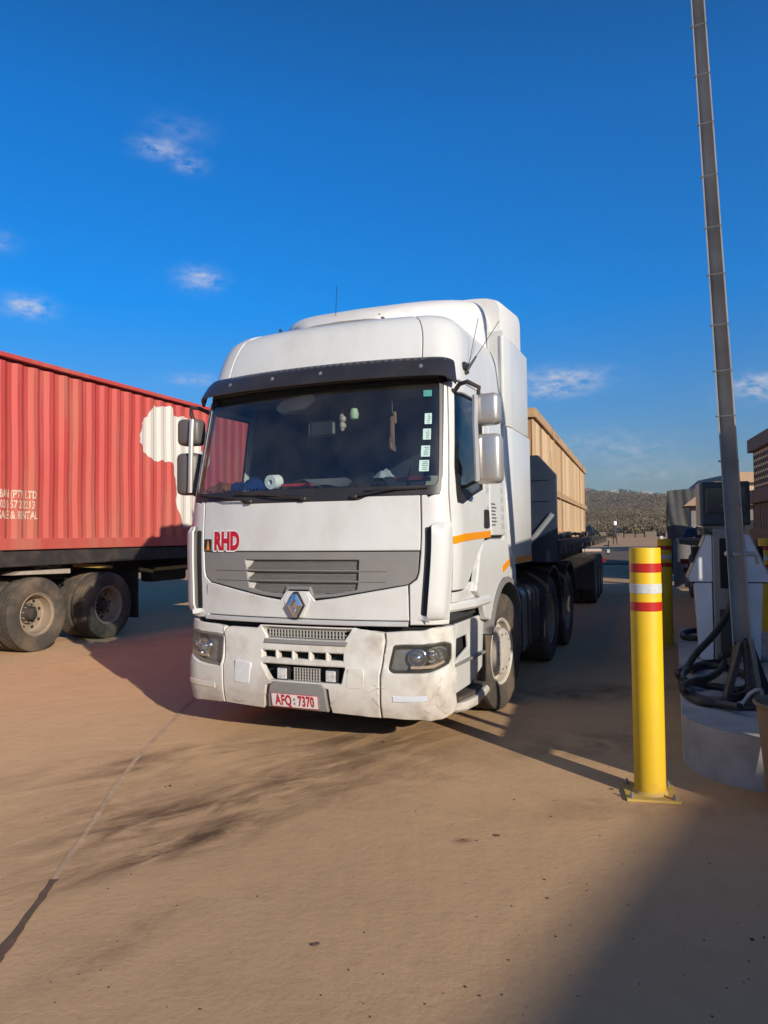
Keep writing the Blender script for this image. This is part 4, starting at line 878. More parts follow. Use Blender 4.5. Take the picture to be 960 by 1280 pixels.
# ================================================================== flatbed trailers with timber crates
deckm = mat('worn_deck_steel', (.05, .042, .036), .7, .1, var=.4, dirt=(.2, .14, .1), dirt_amt=.6, dirt_scale=3)
timber = mat('new_pine_boards', (.62, .40, .21), .75, var=.28, scale=2.2, stretch=(7, 7, .7), dirt=(.30, .18, .09), dirt_amt=.5, dirt_scale=2)
timber2 = mat('pine_rails', (.50, .31, .16), .78, var=.25, scale=3, stretch=(1, .5, 3), dirt=(.2, .12, .06), dirt_amt=.5)
oldwood = mat('grey_brown_crate_timber', (.20, .145, .105), .85, var=.3, scale=3, stretch=(6, 6, 1))
def flatbed(name, O, az, y0, y1, zd, hw, axles, label, headboard=True, wheels_both=True, chamf=(.21, .24), hbz=2.50):
    e = empty(name, (O[0], O[1], 0), az, label, 'trailer', 'flatbed trailers carrying timber crates')
    bm = B(); bx(bm, -hw+.04, hw-.04, y0, y1, zd-.05, zd); obj('deck', bm, deckm, e)
    for sg in (1, -1):
        bm = B(); bx(bm, sg*(hw-.04), sg*hw, y0, y1, zd-.17, zd-.003, bev=.01); bx(bm, sg*(hw-.05), sg*(hw+.012), y0, y1, zd-.05, zd+.01); obj('side_rail', bm, chassis, e)
        bm = B(); bx(bm, sg*.42, sg*.54, y0+.1, y1-.05, zd-.55, zd-.052, bev=.01); obj('main_beam', bm, chassis, e)
        k = int((y1-y0)/.6); b0_ = B(); box(b0_, (0, 0, 0), (.025, .09, .10), bev=.006); fin(b0_); me = bpy.data.meshes.new('stake_pocket'); b0_.to_mesh(me); b0_.free(); me.materials.append(deckm)
        for i in range(k): newobj('stake_pocket', me, e, (sg*(hw+.026), y0+.3+i*.6, zd-.11))
    bm = B()
    for i in range(int((y1-y0)/.5)): bx(bm, -hw+.05, hw-.05, y0+.2+i*.5, y0+.27+i*.5, zd-.16, zd-.052)
    tag(obj('cross_members', bm, chassis, e), kind='stuff')
    for ya in axles:
        for sg in (1, -1):
            wheel(e, hw-.17, ya, sg, ME_T); wheel(e, hw-.50, ya, sg, ME_T, outer=False)
        bm = B(); cyl(bm, (-hw+.3, ya, .52), (hw-.3, ya, .52), .075, 12); box(bm, (0, ya, .72), (1.0, .5, .35), bev=.03); obj('axle', bm, chassis, e)
    for sg in (1, -1):
        bm = B(); bx(bm, sg*(hw-.66), sg*(hw-.04), axles[-1]+.66, axles[-1]+.68, .25, .95); obj('mudflap', bm, black, e)
        bm = B(); bx(bm, sg*(hw-.66), sg*(hw-.04), axles[0]-.68, axles[0]-.66, .35, 1.05); obj('mudflap', bm, black, e)
        bm = B(); AA = []
        bx(bm, sg*(hw-.55), sg*(hw-.42), y0+3.0, y0+3.15, .30, zd-.2, bev=.01); bx(bm, sg*(hw-.66), sg*(hw-.30), y0+2.95, y0+3.2, .25, .30); obj('landing_leg', bm, chassis, e)
    bm = B(); bx(bm, -hw+.1, hw-.1, y1-.12, y1-.06, .5, .62, bev=.01); bx(bm, -.6, -.5, y1-.12, y1-.05, .5, zd-.1); bx(bm, .5, .6, y1-.12, y1-.05, .5, zd-.1); obj('rear_bumper', bm, chassis, e)
    for sg in (1, -1):
        bm = B(); box(bm, (sg*(hw-.2), y1-.03, .78), (.34, .05, .14), bev=.01); obj('tail_lamp', bm, mat('tail_lamp_red', (.22, .02, .02), .3), e)
    if headboard:
        c1, c2 = chamf; bm = B(); prism(bm, [(-hw+.02, zd-.25), (hw-.02, zd-.25), (hw-.02, hbz-c2), (hw-.02-c1, hbz), (-hw+.02+c1, hbz), (-hw+.02, hbz-c2)], y0-.06, y0, 'y', bev=.01)
        hb = obj('headboard', bm, navy, e)
        for z_ in (1.95, 2.2): 
            b2 = B(); bx(b2, -hw+.1, hw-.1, y0-.075, y0-.058, z_, z_+.03); obj('headboard_rib', b2, navy, hb)
        # side return of the headboard
    return e
def crate(name, O, az, x0, x1, y0, y1, z0, z1, m_, m2, label, group, vis=1, lattice=None, bw=.33):
    """vis=+1/-1: which long side faces the camera; boards there are single parts"""
    e = empty(name, (O[0], O[1], 0), az, label, 'crate', group); th = .022
    def boards(axis, p, a0, a1, zb, zt, sgn, gap_=.03, w_=None):
        w_ = w_ or bw; n = max(1, int(round((a1-a0)/w_))); st = (a1-a0)/n; meshes = []
        for k in range(4):
            bm = B(); s_ = (th, st-gap_, zt-zb) if axis == 'x' else (st-gap_, th, zt-zb); box(bm, (0, 0, 0), s_, bev=.003)
            mm = m_; fin(bm); me = bpy.data.meshes.new('board'); bm.to_mesh(me); bm.free(); me.materials.append(BT[(k+len(meshes)) % 3] if m_ is timber else m_); meshes.append(me)
        for i in range(n):
            c_ = a0+st*(i+.5); j = random.uniform(-.004, .004)
            newobj('board', random.choice(meshes), e, ((p+j, c_, (zb+zt)/2) if axis == 'x' else (c_, p+j, (zb+zt)/2)), (random.uniform(-.002, .002), random.uniform(-.003, .003), 0) if axis == 'x' else (0, 0, 0))
    xs_ = x1 if vis > 0 else x0; xo = x0 if vis > 0 else x1
    if lattice is None:
        boards('x', xs_-vis*.03, y0, y1, z0, z1-.01, vis)
        boards('y', y0+.03, x0+.04, x1-.04, z0, z1-.01, -1)
        bm = B(); bx(bm, xo, xo+vis*.022, y0, y1, z0, z1-.01); bx(bm, x0+.03, x1-.03, y1-.03, y1-.008, z0, z1-.01); bx(bm, x0+.02, x1-.02, y0+.02, y1-.02, z1-.03, z1-.008); obj('closing_panel', bm, m_, e)
        zm = z0+(z1-z0)*.42
        for zz, hh in ((z1-.05, .13), (zm, .10), (z0+.05, .11)):
            bm = B(); bx(bm, xs_-vis*.018, xs_+vis*.022, y0-.02, y1+.02, zz-hh/2, zz+hh/2, bev=.004); obj('rail', bm, m2, e)
            bm = B(); bx(bm, x0, x1-.0, y0-.025, y0+.016, zz-hh/2+.002, zz+hh/2-.002, bev=.004); obj('rail', bm, m2, e)
    else:
        yl = lattice   # lattice part from yl to y1 (far end), rest solid
        boards('x', xs_-vis*.03, y0, yl, z0, z1, vis); zm = z0+(z1-z0)*.44
        boards('x', xs_-vis*.03, yl, y1, z0, zm, vis, .05, .16)
        bm = B()
        for k in range(int((y1-yl)/.115)): box(bm, (xs_-vis*.02, yl+.06+k*.115, (zm+z1)/2), (.02, .068, z1-zm))
        for k in range(int((z1-zm)/.095)): box(bm, (xs_-vis*.042, (yl+y1)/2, zm+.03+k*.095), (.02, y1-yl, .052))
        tag(obj('lattice', bm, m_, e), kind='stuff')
        for zz, hh in ((z1-.04, .20), (zm, .20), (z0+.08, .16)):
            bm = B(); bx(bm, xs_-vis*.02, xs_+vis*.04, y0-.02, y1+.05, zz-hh/2, zz+hh/2, bev=.006); obj('rail', bm, m_, e)
            bm = B(); bx(bm, x0, x1, y1, y1+.05, zz-hh/2+.003, zz+hh/2-.003, bev=.006); obj('rail', bm, m_, e)
        for k in range(5): 
            bm = B(); xx = x0+.05+(x1-x0-.1)*k/4; bx(bm, xx-.04, xx+.04, y1-.03, y1-.004, z0, zm, bev=.004); obj('end_slat', bm, m_, e)
        bm = B(); bx(bm, xo-.02, xo, y0, yl, z0, z1); bx(bm, x0+.03, x1-.03, y0, y0+.02, z0, z1); obj('closing_panel', bm, m_, e)
    return e
BT = [timber, mat('pine_boards_reddish', (.42, .235, .115), .75, var=.28, scale=2.2, stretch=(7, 7, .7), dirt=(.30, .18, .09), dirt_amt=.5, dirt_scale=2), mat('pine_boards_pale', (.72, .51, .30), .75, var=.24, scale=2.2, stretch=(7, 7, .7), dirt=(.33, .2, .1), dirt_amt=.4, dirt_scale=2)]
O1 = (1.17, 9.84); A1 = 19.2
t1 = flatbed('flatbed_trailer', O1, A1, -.92, 12.4, 1.48, 1.27, (7.3, 8.62, 9.94), 'dark flatbed trailer coupled behind the white truck with navy headboard')
crate('timber_crate', O1, A1, -1.24, .88, 0, 9.9, 1.50, 3.22, timber, timber2, 'long new pine crate on the flatbed behind the white truck', 'timber crates on flatbed trailers')
def l2w(O, az, x, y, z=0.): a = radians(az); return Vector((O[0]+x*cos(a)+y*sin(a), O[1]-x*sin(a)+y*cos(a), z))
strapm = mat('pale_strap_webbing', (.62, .56, .46), .8, var=.2)
for yy, dy, lab in ((1.9, .75, 'nearer pale cargo strap hanging over the side of the new pine crate'), (8.7, .9, 'farther pale cargo strap near the far end of the new pine crate')):
    bm = B(); P = [(-1.29, yy, 1.5), (-1.29, yy, 3.25), (-1.16, yy, 3.26), (.80, yy, 3.26), (.92, yy+.01, 3.25), (.935, yy+.02, 3.0), (.96, yy+dy*.6, 2.2), (1.06, yy+dy, 1.62), (1.2, yy+dy, 1.5)]
    V = [(bm.verts.new(Vector(p)+Vector((0, -.03, 0))), bm.verts.new(Vector(p)+Vector((0, .03, 0)))) for p in P]
    for a, b in zip(V, V[1:]): bm.faces.new((a[0], a[1], b[1], b[0]))
    bmesh.ops.solidify(bm, geom=bm.faces[:], thickness=.006); o = obj('cargo_strap', bm, strapm); o.location = (*O1, 0); o.rotation_euler = (0, 0, -radians(A1)); tag(o, lab, 'strap')
# load gear along the deck edge, grey steel strut leaning on the headboard
cloth('tarpaulin_bundle', l2w(O1, A1, .85, 11.1, 1.485), .35, .95, .34, mat('dark_tarpaulin', (.025, .03, .038), .6, var=.3), 21, 'dark folded tarpaulin bundle lying at the rear of the flatbed behind the pine crate', 'tarpaulin', az=A1)
bm = B()
for k in range(9):
    p = Vector((1.17+random.uniform(-.03, .05), -.3+k*.62, 1.50)); tube(bm, [p+Vector((random.uniform(-.05, .05), 0, random.uniform(0, .06))), p+Vector((.02, .25, random.uniform(.02, .10))), p+Vector((.0, .5, random.uniform(0, .05)))], .022, 6)
o = tag(obj('lashing_chain', bm, deckm), 'dark lashing chains heaped along the deck edge below the new pine crate', 'chain', kind=None); o.location = (*O1, 0); o.rotation_euler = (0, 0, -radians(A1)); o['kind'] = 'stuff'
bm = B(); tube(bm, [(.86, -1.02, 1.38), (1.20, -1.01, 1.80)], .033, 8); o = obj('headboard_strut', bm, mat('light_grey_pipe', (.26, .27, .28), .5), t1)
bm = B(); box(bm, (1.34, 12.3, 1.15), (.04, .04, .4), bev=.005); tube(bm, [(1.2, 12.3, 1.2), (1.34, 12.3, 1.2)], .02, 6); box(bm, (1.33, 12.26, 1.02), (.1, .03, .14), bev=.01); obj('marker_bracket', bm, chassis, t1)
bm = B(); box(bm, (1.33, 12.235, 1.04), (.08, .02, .10), bev=.006); obj('marker_reflector', bm, mat('dull_reflector', (.6, .58, .52), .3), t1)

# trailer on the right, its crate end in the picture, the rest beyond the frame
A3 = 16.0; C3 = Vector((5.6, 11.04)); a_ = radians(A3); O3 = (C3.x+1.17*cos(a_), C3.y-1.17*sin(a_))
t3 = flatbed('flatbed_trailer', O3, A3, -9.12, 8.8, 1.42, 1.30, (5.3, 6.7, -6.4, -5.1), 'long flatbed trailer parked beyond the fuel dispenser with an open rear deck', headboard=False)
crate('timber_crate', O3, A3, -1.17, 1.17, -8.05, 0, 1.44, 2.90, oldwood, oldwood, 'brown slatted crate with lattice top at the right edge of the frame', 'timber crates on flatbed trailers', vis=-1, lattice=-3.2, bw=.25)
for y_ in (-8.45, -8.85):
    bm = B(); bx(bm, -1.30, -1.24, y_-.03, y_+.03, 1.3, 2.3, bev=.005); obj('stake_post', bm, chassis, t3)
cloth('blue_sheet', l2w(O3, A3, -1.0, 7.6, 1.425), .28, .75, .36, mat('dark_blue_sheet', srgb(36, 48, 78), .8, var=.3), 31, 'crumpled dark blue sheet on the empty rear deck of the right trailer', 'tarpaulin', az=A3)
for y_, l_ in ((-3.6, 1.5), (.6, 1.7), (-8.4, 1.0), (2.6, 1.9)):  # boxes added under the deck to block and shape the low sun
    bm = B(); bx(bm, -1.22, 1.22, y_, y_+l_, .42 if y_ > -8 else .30, 1.22 if y_ > -8 else .66, bev=.03); tb = obj('under_deck_blocker', bm, chassis, t3)
bm = B(); tube(bm, [l2w(O3, A3, -1.27, .15, 1.5), l2w(O3, A3, -1.33, -.05, 1.42), l2w(O3, A3, -1.34, -.1, 1.15)], .018, 6); tag(obj('pale_rope', bm, strapm), 'short pale rope hanging off the deck edge below the slatted crate', 'rope')
# closed box trailer added unseen beside it; its shadow keeps the wheels of the first trailer dark
bxt = empty('shade_box_trailer', (8.6, 4.2, 0), 16, 'tall closed grey box trailer added unseen right of the flatbed trailer for its shadow', 'trailer')
bm = B(); bx(bm, 0, 2.5, -2, 7.8, 1.05, 4.5, bev=.03); obj('box_body', bm, mat('grey_box_panels', (.35, .34, .32), .6), bxt)
bm = B(); bx(bm, .7, .85, -1.9, 7.6, .6, 1.05); bx(bm, 1.65, 1.8, -1.9, 7.6, .6, 1.05); bx(bm, .02, 2.48, .5, 4.0, .35, 1.04); obj('chassis_frame', bm, chassis, bxt)
for y_ in (4.9, 6.2):
    wheel(bxt, 2.3, y_, 1, ME_T); wheel(bxt, -.2, y_, -1, ME_T)
# tarpaulined load on a lorry farther back
tp = empty('covered_lorry_trailer', (9.95, 25.5, 0), 24, 'grey tarpaulin covered lorry trailer standing behind the second bollard', 'trailer')
bm = B(); n1_, n2_ = 40, 24; tarpm = mat('grey_green_tarpaulin', (.06, .062, .06), .75, var=.35, scale=1.6, dirt=(.2, .17, .14), dirt_amt=.5, dirt_scale=1.5)
def tarp_face(fx, nx, ny):
    G = [[bm.verts.new(fx(i/nx, j/ny)) for j in range(ny+1)] for i in range(nx+1)]
    for i in range(nx):
        for j in range(ny): bm.faces.new((G[i][j], G[i+1][j], G[i+1][j+1], G[i][j+1]))
wv = lambda u, v: .03*sin(u*13+4*v)*sin(v*2.6+.6)+.018*sin(u*29+v*11+2*sin(v*4))
tarp_face(lambda u, v: Vector((2.5*u, -.05+wv(u*2, v), 1.05+1.95*v+.05*sin(u*4))), 40, 16)
tarp_face(lambda u, v: Vector((-wv(u*4, v), 8*u, 1.05+1.95*v)), 60, 16)
tarp_face(lambda u, v: Vector((2.5+wv(u*4, v), 8*u, 1.05+1.95*v)), 40, 10)
tarp_face(lambda u, v: Vector((2.5*u, 8*v, 3.0+.05*sin(u*4)+.04*sin(v*30))), 10, 30)
bmesh.ops.remove_doubles(bm, verts=bm.verts, dist=.02); obj('tarpaulin', bm, tarpm, tp, sharp=1.5)
bm = B(); bx(bm, 0, 2.5, 0, 8, .85, 1.04, bev=.01); bx(bm, .8, .95, .2, 7.8, .5, .86); bx(bm, 1.55, 1.7, .2, 7.8, .5, .86); bx(bm, .1, 2.4, -.05, 0, .45, .6); obj('chassis_frame', bm, chassis, tp)
for y_ in (1.4, 2.75):
    for x_ in (.2, 2.3): wheel(tp, x_ if x_ > 1 else -x_, y_, 1 if x_ > 1 else -1, ME_T)
bm = B(); lathe(bm, [(.001, 1.42), (.12, 1.41), (.21, 1.34), (.235, 1.22), (.235, .05), (.25, 0)], 24, 'z'); o = tag(obj('concrete_post', bm, mat('smooth_grey_concrete', (.11, .105, .10), .8, var=.2)), 'round topped grey post standing between the second bollard and the right trailer', 'post'); o.location = (10.0, 24.5-1.2, 0)
bpy.data.objects['concrete_post'].location = (8.55, 20.9, 0)

# ================================================================== red shipping container on its skeletal trailer
OC_ = (-5.08, 9.60); AC = 21.5
redm = mat('faded_red_container_paint', (.50, .048, .040), .5, var=.14, scale=1.5, bump=.08, bscale=7, dirt=(.44, .165, .105), dirt_amt=.75, dirt_scale=1.3, stretch=(1, 2.2, .28), lowdirt=(1.4, 2.6, .3))
cream = mat('cream_map_paint', (.66, .60, .52), .55, var=.12, scale=3, dirt=(.42, .32, .24), dirt_amt=.4, dirt_scale=1.5, stretch=(1, 1, .4))
cn = empty('shipping_container', (*OC_, 0), AC, 'faded red corrugated shipping container with a cream map of Africa', 'container')
YA, YB, Z0, Z1 = -3.2, 8.99, 1.43, 4.09
PIT = .272; DEP = .036; PH = .02
def corr(y):
    """depth of the corrugated wall behind the outer flats"""
    t = ((y-PH)/PIT) % 1.
    for (a, da), (b, db) in zip([(0, 0), (.26, 0), (.50, 1), (.76, 1), (1.0, 0)], [(.26, 0), (.50, 1), (.76, 1), (1.0, 0), (1.01, 0)]):
        if a <= t <= b: return (da+(db-da)*(t-a)/(b-a))*DEP
    return 0
brk = []; k = math.floor((YA-PH)/PIT)
while PH+k*PIT < YB+.3:
    for f in (0, .26, .50, .76): brk.append(PH+(k+f)*PIT)
    k += 1
brk = [b for b in brk if YA+.12 < b < YB-.12]; brk = [YA+.12]+brk+[YB-.12]
bm = B()
def dent(y, z): return .012*math.exp(-((y-1.15)**2/.3+(z-2.0)**2/.25))+.010*sin(y*1.7+1)*sin(z*1.9)*.6+.006*sin(y*3.1)*sin(z*4+y)
zs = [Z0+.15+(Z1-Z0-.15-.11)*i/14 for i in range(15)]
G = [[bm.verts.new((-.02-corr(y)-dent(y, z), y, z)) for z in zs] for y in brk]
for a, b in zip(G, G[1:]):
    for i in range(14): bm.faces.new((a[i], b[i], b[i+1], a[i+1]))
obj('corrugated_side', bm, redm, cn, sharp=.3, keep=False)
bm = B(); bx(bm, -.11, 0, YA+.1, YB-.1, Z0, Z0+.155, bev=.006); obj('bottom_rail', bm, redm, cn)
bm = B(); bx(bm, -.09, .004, YA+.1, YB-.1, Z1-.065, Z1, bev=.008); obj('top_rail', bm, redm, cn)
for y_ in (YA, YB-.16):
    bm = B(); bx(bm, -.16, .002, y_, y_+.16, Z0+.12, Z1-.12, bev=.008); obj('corner_post', bm, redm, cn)
    for z_ in (Z0-.004, Z1-.115):
        bm = B(); bx(bm, -.17, .008, y_-.01, y_+.17, z_, z_+.118, bev=.01); obj('corner_casting', bm, redm, cn)
bm = B(); bx(bm, -2.43, -.12, YA+.02, YB-.02, Z0+.02, Z1-.02); obj('container_body', bm, redm, cn)
# mesh that takes the painted map
bm = B()
def strip_clip(poly, a, b):
    def clip(pl, side, lim):
        out_ = []
        for i in range(len(pl)):
            p, q = pl[i], pl[(i+1) % len(pl)]; ip = (p[0]-lim)*side >= 0; iq = (q[0]-lim)*side >= 0
            if ip: out_.append(p)
            if ip != iq: t_ = (lim-p[0])/(q[0]-p[0]); out_.append((lim, p[1]+(q[1]-p[1])*t_))
        return out_
    return clip(clip(poly, 1, a), -1, b)
AF = [(3.02, 3.76), (3.15, 3.88), (3.20, 3.85), (3.28, 3.87), (3.42, 3.89), (3.55, 3.93), (3.60, 3.91), (3.64, 3.86), (3.66, 3.80), (3.72, 3.77), (3.80, 3.76), (3.86, 3.79), (3.99, 3.81), (4.10, 3.77), (4.20, 3.78), (4.28, 3.72), (4.33, 3.58), (4.42, 3.40), (4.50, 3.22), (4.62, 3.17), (4.78, 3.20), (4.76, 3.05), (4.64, 2.88), (4.52, 2.74), (4.46, 2.60), (4.48, 2.42), (4.44, 2.25), (4.35, 2.12), (4.30, 1.98), (4.20, 1.86), (4.08, 1.77), (3.95, 1.76), (3.88, 1.84), (3.84, 1.95), (3.78, 2.08), (3.73, 2.24), (3.76, 2.36), (3.75, 2.47), (3.72, 2.65), (3.64, 2.70), (3.64, 2.80), (3.61, 2.91), (3.52, 2.93), (3.43, 2.91), (3.34, 2.94), (3.24, 2.90), (3.14, 2.90), (3.05, 2.94), (2.97, 2.97), (2.92, 3.02), (2.86, 3.05), (2.82, 3.13), (2.75, 3.18), (2.76, 3.24), (2.74, 3.29), (2.77, 3.36), (2.80, 3.45), (2.79, 3.51), (2.85, 3.56), (2.90, 3.62), (2.97, 3.65), (2.98, 3.71)]
AFj = []
for i, p in enumerate(AF):
    q = AF[(i+1) % len(AF)]; AFj.append(p); AFj.append(((p[0]+q[0])/2+random.uniform(-.012, .012), (p[1]+q[1])/2+random.uniform(-.012, .012)))
# the outline painted on the wall: triangulated strip by strip so it follows every fold
fi = sorted(set([b for b in brk if 2.6 < b < 4.9]))
for a, b in zip(fi, fi[1:]):
    zz = Z0+.155
    pl = strip_clip(AFj, a, b)
    if len(pl) < 3: continue
    ex = [p for i, p in enumerate(pl) if (abs(p[0]-pl[i-1][0])+abs(p[1]-pl[i-1][1])) > 1e-6]
    pts_ = [Vector(p) for p in ex]+[Vector((x_, z_)) for z_ in zs for x_ in (a, b, (a+b)/2) if pip(x_+(1e-4 if x_ == a else -1e-4), z_, ex)]
    vs, es, fs, _, _, _ = delaunay_2d_cdt(pts_, [(i, (i+1) % len(ex)) for i in range(len(ex))], [], 0, 1e-6)
    Vv = [bm.verts.new((-.02-corr(min(max(v.x, a+1e-5), b-1e-5))-dent(v.x, v.y)+.0045, v.x, v.y)) for v in vs]
    for f in fs:
        c_ = sum((vs[i] for i in f), Vector((0, 0)))/len(f)
        if pip(c_.x, c_.y, AFj):
            try: bm.faces.new([Vv[i] for i in f])
            except ValueError: pass
for v in [v for v in bm.verts if not v.link_faces]: bm.verts.remove(v)
bmesh.ops.remove_doubles(bm, verts=bm.verts, dist=.0005)
mp_ = obj('painted_map', bm, cream, cn, sharp=.3)
def wall_text(s, size, y1_, z, kx=1.):
    t_ = textmesh(s, size, .004, 'LEFT'); w_ = max(v.co.x for v in t_.verts)*kx
    for v in t_.verts: v.co = Vector((v.co.x*kx+y1_-w_, v.co.y+z, 0))
    for b in brk:
        if y1_-w_ < b < y1_: bmesh.ops.bisect_plane(t_, geom=t_.verts[:]+t_.edges[:]+t_.faces[:], plane_co=(b, 0, 0), plane_no=(1, 0, 0))
    for v in t_.verts: y, z_ = v.co.x, v.co.y; v.co = Vector((-.02-corr(y)-dent(y, z_)+.004, y, z_))
    return obj('wall_lettering', t_, mat('faded_cream_lettering', (.62, .45, .33), .6, var=.3, scale=12), cn, keep=True)
wall_text('DURBAN (PTY) LTD', .15, .61, 2.185, .60); wall_text('TEL (031) 57 212213', .15, .585, 2.045, .60); wall_text('SALE & RENTAL', .15, .635, 1.90, .62)
sk = empty('skeletal_trailer', (*OC_, 0), AC, 'dark skeletal trailer with dusty dual wheels carrying the red container', 'trailer')
for x_ in (-.75, -1.65): bm = B(); bx(bm, x_-.07, x_+.07, YA, YB, .95, 1.40, bev=.01); obj('main_beam', bm, chassis, sk)
bm = B()
for y_ in (YA+.1, .0, 2.9, 5.8, YB-.1): bx(bm, -2.40, -.02, y_-.08, y_+.08, 1.24, 1.42, bev=.01)
obj('bolster', bm, chassis, sk)
bm = B(); bx(bm, -.10, -.03, YA, YB, 1.20, 1.41, bev=.01); obj('side_beam', bm, chassis, sk)
for y_ in (.66, 2.05, -.74):
    wheel(sk, -.17, y_, 1, ME_TD, name='wheel'); wheel(sk, -.50, y_, 1, ME_TD, outer=False)
    wheel(sk, 2.25, y_, -1, ME_TD); bm = B(); cyl(bm, (-2.1, y_, .52), (-.3, y_, .52), .075, 12); box(bm, (-1.2, y_, .74), (1.1, .5, .35), bev=.03); obj('axle', bm, chassis, sk)
bm = B(); prism(bm, [(.28, 1.085), (.42, 1.13), (1.30, 1.13), (1.30, 1.06)], -.40, -.08, 'x', bev=.006); obj('wing_plate', bm, mat('bare_metal_wing', (.50, .42, .33), .5, .2, var=.2), sk)
bm = B(); tube(bm, [(-.2, .75, 1.16), (-.18, .9, 1.20), (-.2, 1.05, 1.17), (-.18, 1.2, 1.19)], .03, 6); obj('air_hose', bm, chassis, sk)
bm = B(); bx(bm, -.50, -.05, 2.72, 2.75, .25, 1.0); obj('mudflap', bm, black, sk)
for (y0_, y1_, z_, s_) in ((1.48, 2.3, 1.20, -.06), (2.95, 3.3, 1.07, -.05), (3.35, 4.6, 1.05, .02)):
    bm = B(); prism(bm, [(y0_, z_), (y1_, z_+s_), (y1_, z_+s_-.055), (y0_, z_-.055)], -.22, -.19, 'x'); obj('reflective_strip', bm, yellowt, sk)
bm = B(); bx(bm, -.75, -.45, 3.6, 4.6, .78, 1.08, bev=.04); obj('spare_carrier', bm, chassis, sk)
bm = B(); bx(bm, -.6, -.45, 6.2, 6.35, .1, 1.2, bev=.01); bx(bm, -.75, -.3, 6.1, 6.45, .06, .11); obj('landing_leg', bm, chassis, sk)

# ================================================================== fuel island: kerbed plinth, dispenser, hoses, leaning pole, bollards, bin
ai = radians(21.6); IR = Vector((cos(ai), -sin(ai))); ID = Vector((sin(ai), cos(ai))); IC = Vector((2.585, 4.885)); r_i = .57
poly = []
for i in range(25):
    a = pi+pi*i/24; poly.append(IC+IR*(r_i*cos(a))+ID*(r_i*sin(a)*1.0))
e2 = IC+ID*4.55
for i in range(17):
    a = pi*i/16; poly.append(e2+IR*(r_i*cos(a))+ID*(r_i*sin(a)*.5))
bm = B(); prism(bm, [tuple(p) for p in poly], 0, .325, 'z', bev=.018)
conc = mat('painted_island_concrete', (.52, .51, .49), .8, var=.12, scale=2.5, bump=.2, bscale=25, dirt=(.20, .15, .11), dirt_amt=.8, dirt_scale=1.6)
tag(obj('fuel_island', bm, conc), 'long grey concrete fuel island with rounded kerbed end', 'island')
yel = mat('yellow_bollard_paint', (.82, .50, .002), .5, var=.06, scale=5, dirt=(.34, .19, .04), dirt_amt=.30, dirt_scale=5, lowdirt=(.0, .6, .4))
redt = mat('red_reflective_band', (.50, .02, .015), .35, var=.15, scale=30); whb = mat('white_reflective_band', (.62, .62, .60), .4, var=.25, scale=40)
basep = mat('dirty_yellow_baseplate', (.62, .40, .08), .7, var=.3, scale=12, dirt=(.26, .17, .1), dirt_amt=.8, dirt_scale=6)
def bollard(p, label, rot=0., lean=(0, 0)):
    e = empty('bollard', (p[0], p[1], 0), rot, label, 'bollard', 'yellow bollards with red and white bands'); e.rotation_euler = (lean[0], lean[1], -radians(rot))
    bm = B(); lathe(bm, [(.0905, .015), (.0905, 1.47), (.088, 1.477), (.001, 1.479)], 48, 'z'); obj('post', bm, yel, e)
    for z0, z1, mm in ((1.33, 1.385, redt), (1.205, 1.262, whb), (1.10, 1.155, redt)):
        bm = B(); lathe(bm, [(.0905, z0), (.0925, z0+.002), (.0925, z1-.002), (.0905, z1)], 48, 'z'); obj('reflective_band', bm, mm, e)
    bm = B(); box(bm, (0, 0, .008), (.30, .30, .015), bev=.002); bp_ = obj('base_plate', bm, basep, e)
    for sx__ in (-1, 1):
        for sy__ in (-1, 1): bm = B(); cyl(bm, (sx__*.12, sy__*.12, .014), (sx__*.12, sy__*.12, .034), .014, 6); cyl(bm, (sx__*.12, sy__*.12, .034), (sx__*.12, sy__*.12, .048), .007, 6); obj('anchor_bolt', bm, tank, e)
    bm = B(); lathe(bm, [(.088, .014), (.104, .016), (.094, .026), (.0905, .034)], 40, 'z'); obj('weld_bead', bm, basep, e)
    return e
bollard((1.578, 4.41), 'yellow bollard in full sun standing in the foreground on its bolted plate', 12)
bollard((3.83, 9.95), 'shaded yellow bollard standing behind the sunlit foreground bollard', 20)
bollard((4.78, 9.1), 'shaded yellow bollard cut by the right edge of the picture', 20)
# dispenser
dg = mat('grey_dispenser_steel', (.27, .255, .235), .55, var=.12, dirt=DUST, dirt_amt=.35); dpan = mat('pale_blue_white_panel', (.80, .81, .84), .4, var=.06, dirt=DUST, dirt_amt=.25, dirt_scale=2)
dp = empty('fuel_dispenser', (3.33, 7.08, .325), 19, 'grey fuel dispenser with dark display head and white arrow shaped side panels', 'fuel dispenser')
bm = B(); bx(bm, -.135, .135, -.12, .26, 0, 1.27, bev=.01); obj('cabinet', bm, dg, dp)
bm = B(); bx(bm, -.30, .32, -.02, .22, .0, .02); obj('base', bm, dg, dp)
hd = B(); bx(hd, -.225, .205, -.10, .28, 1.305, 1.725, bev=.012); hdo = obj('display_head', hd, mat('navy_black_head', (.022, .028, .04), .35, var=.15), dp)
bm = B(); bx(bm, -.245, -.227, -.09, .27, 1.31, 1.72, bev=.004); obj('head_side_panel', bm, mat('lit_side_tone', (.34, .31, .27), .5), hdo)  # side face of the head made paler, its light put into the colour
bm = B(); bx(bm, -.18, .17, -.112, -.101, 1.42, 1.67, bev=.004); obj('display_window', bm, mat('dark_display_glass', (.012, .018, .03), .08), hdo)
bm = B(); bx(bm, -.20, .16, -.06, .2, 1.268, 1.306, bev=.004); obj('head_neck', bm, dg, dp)
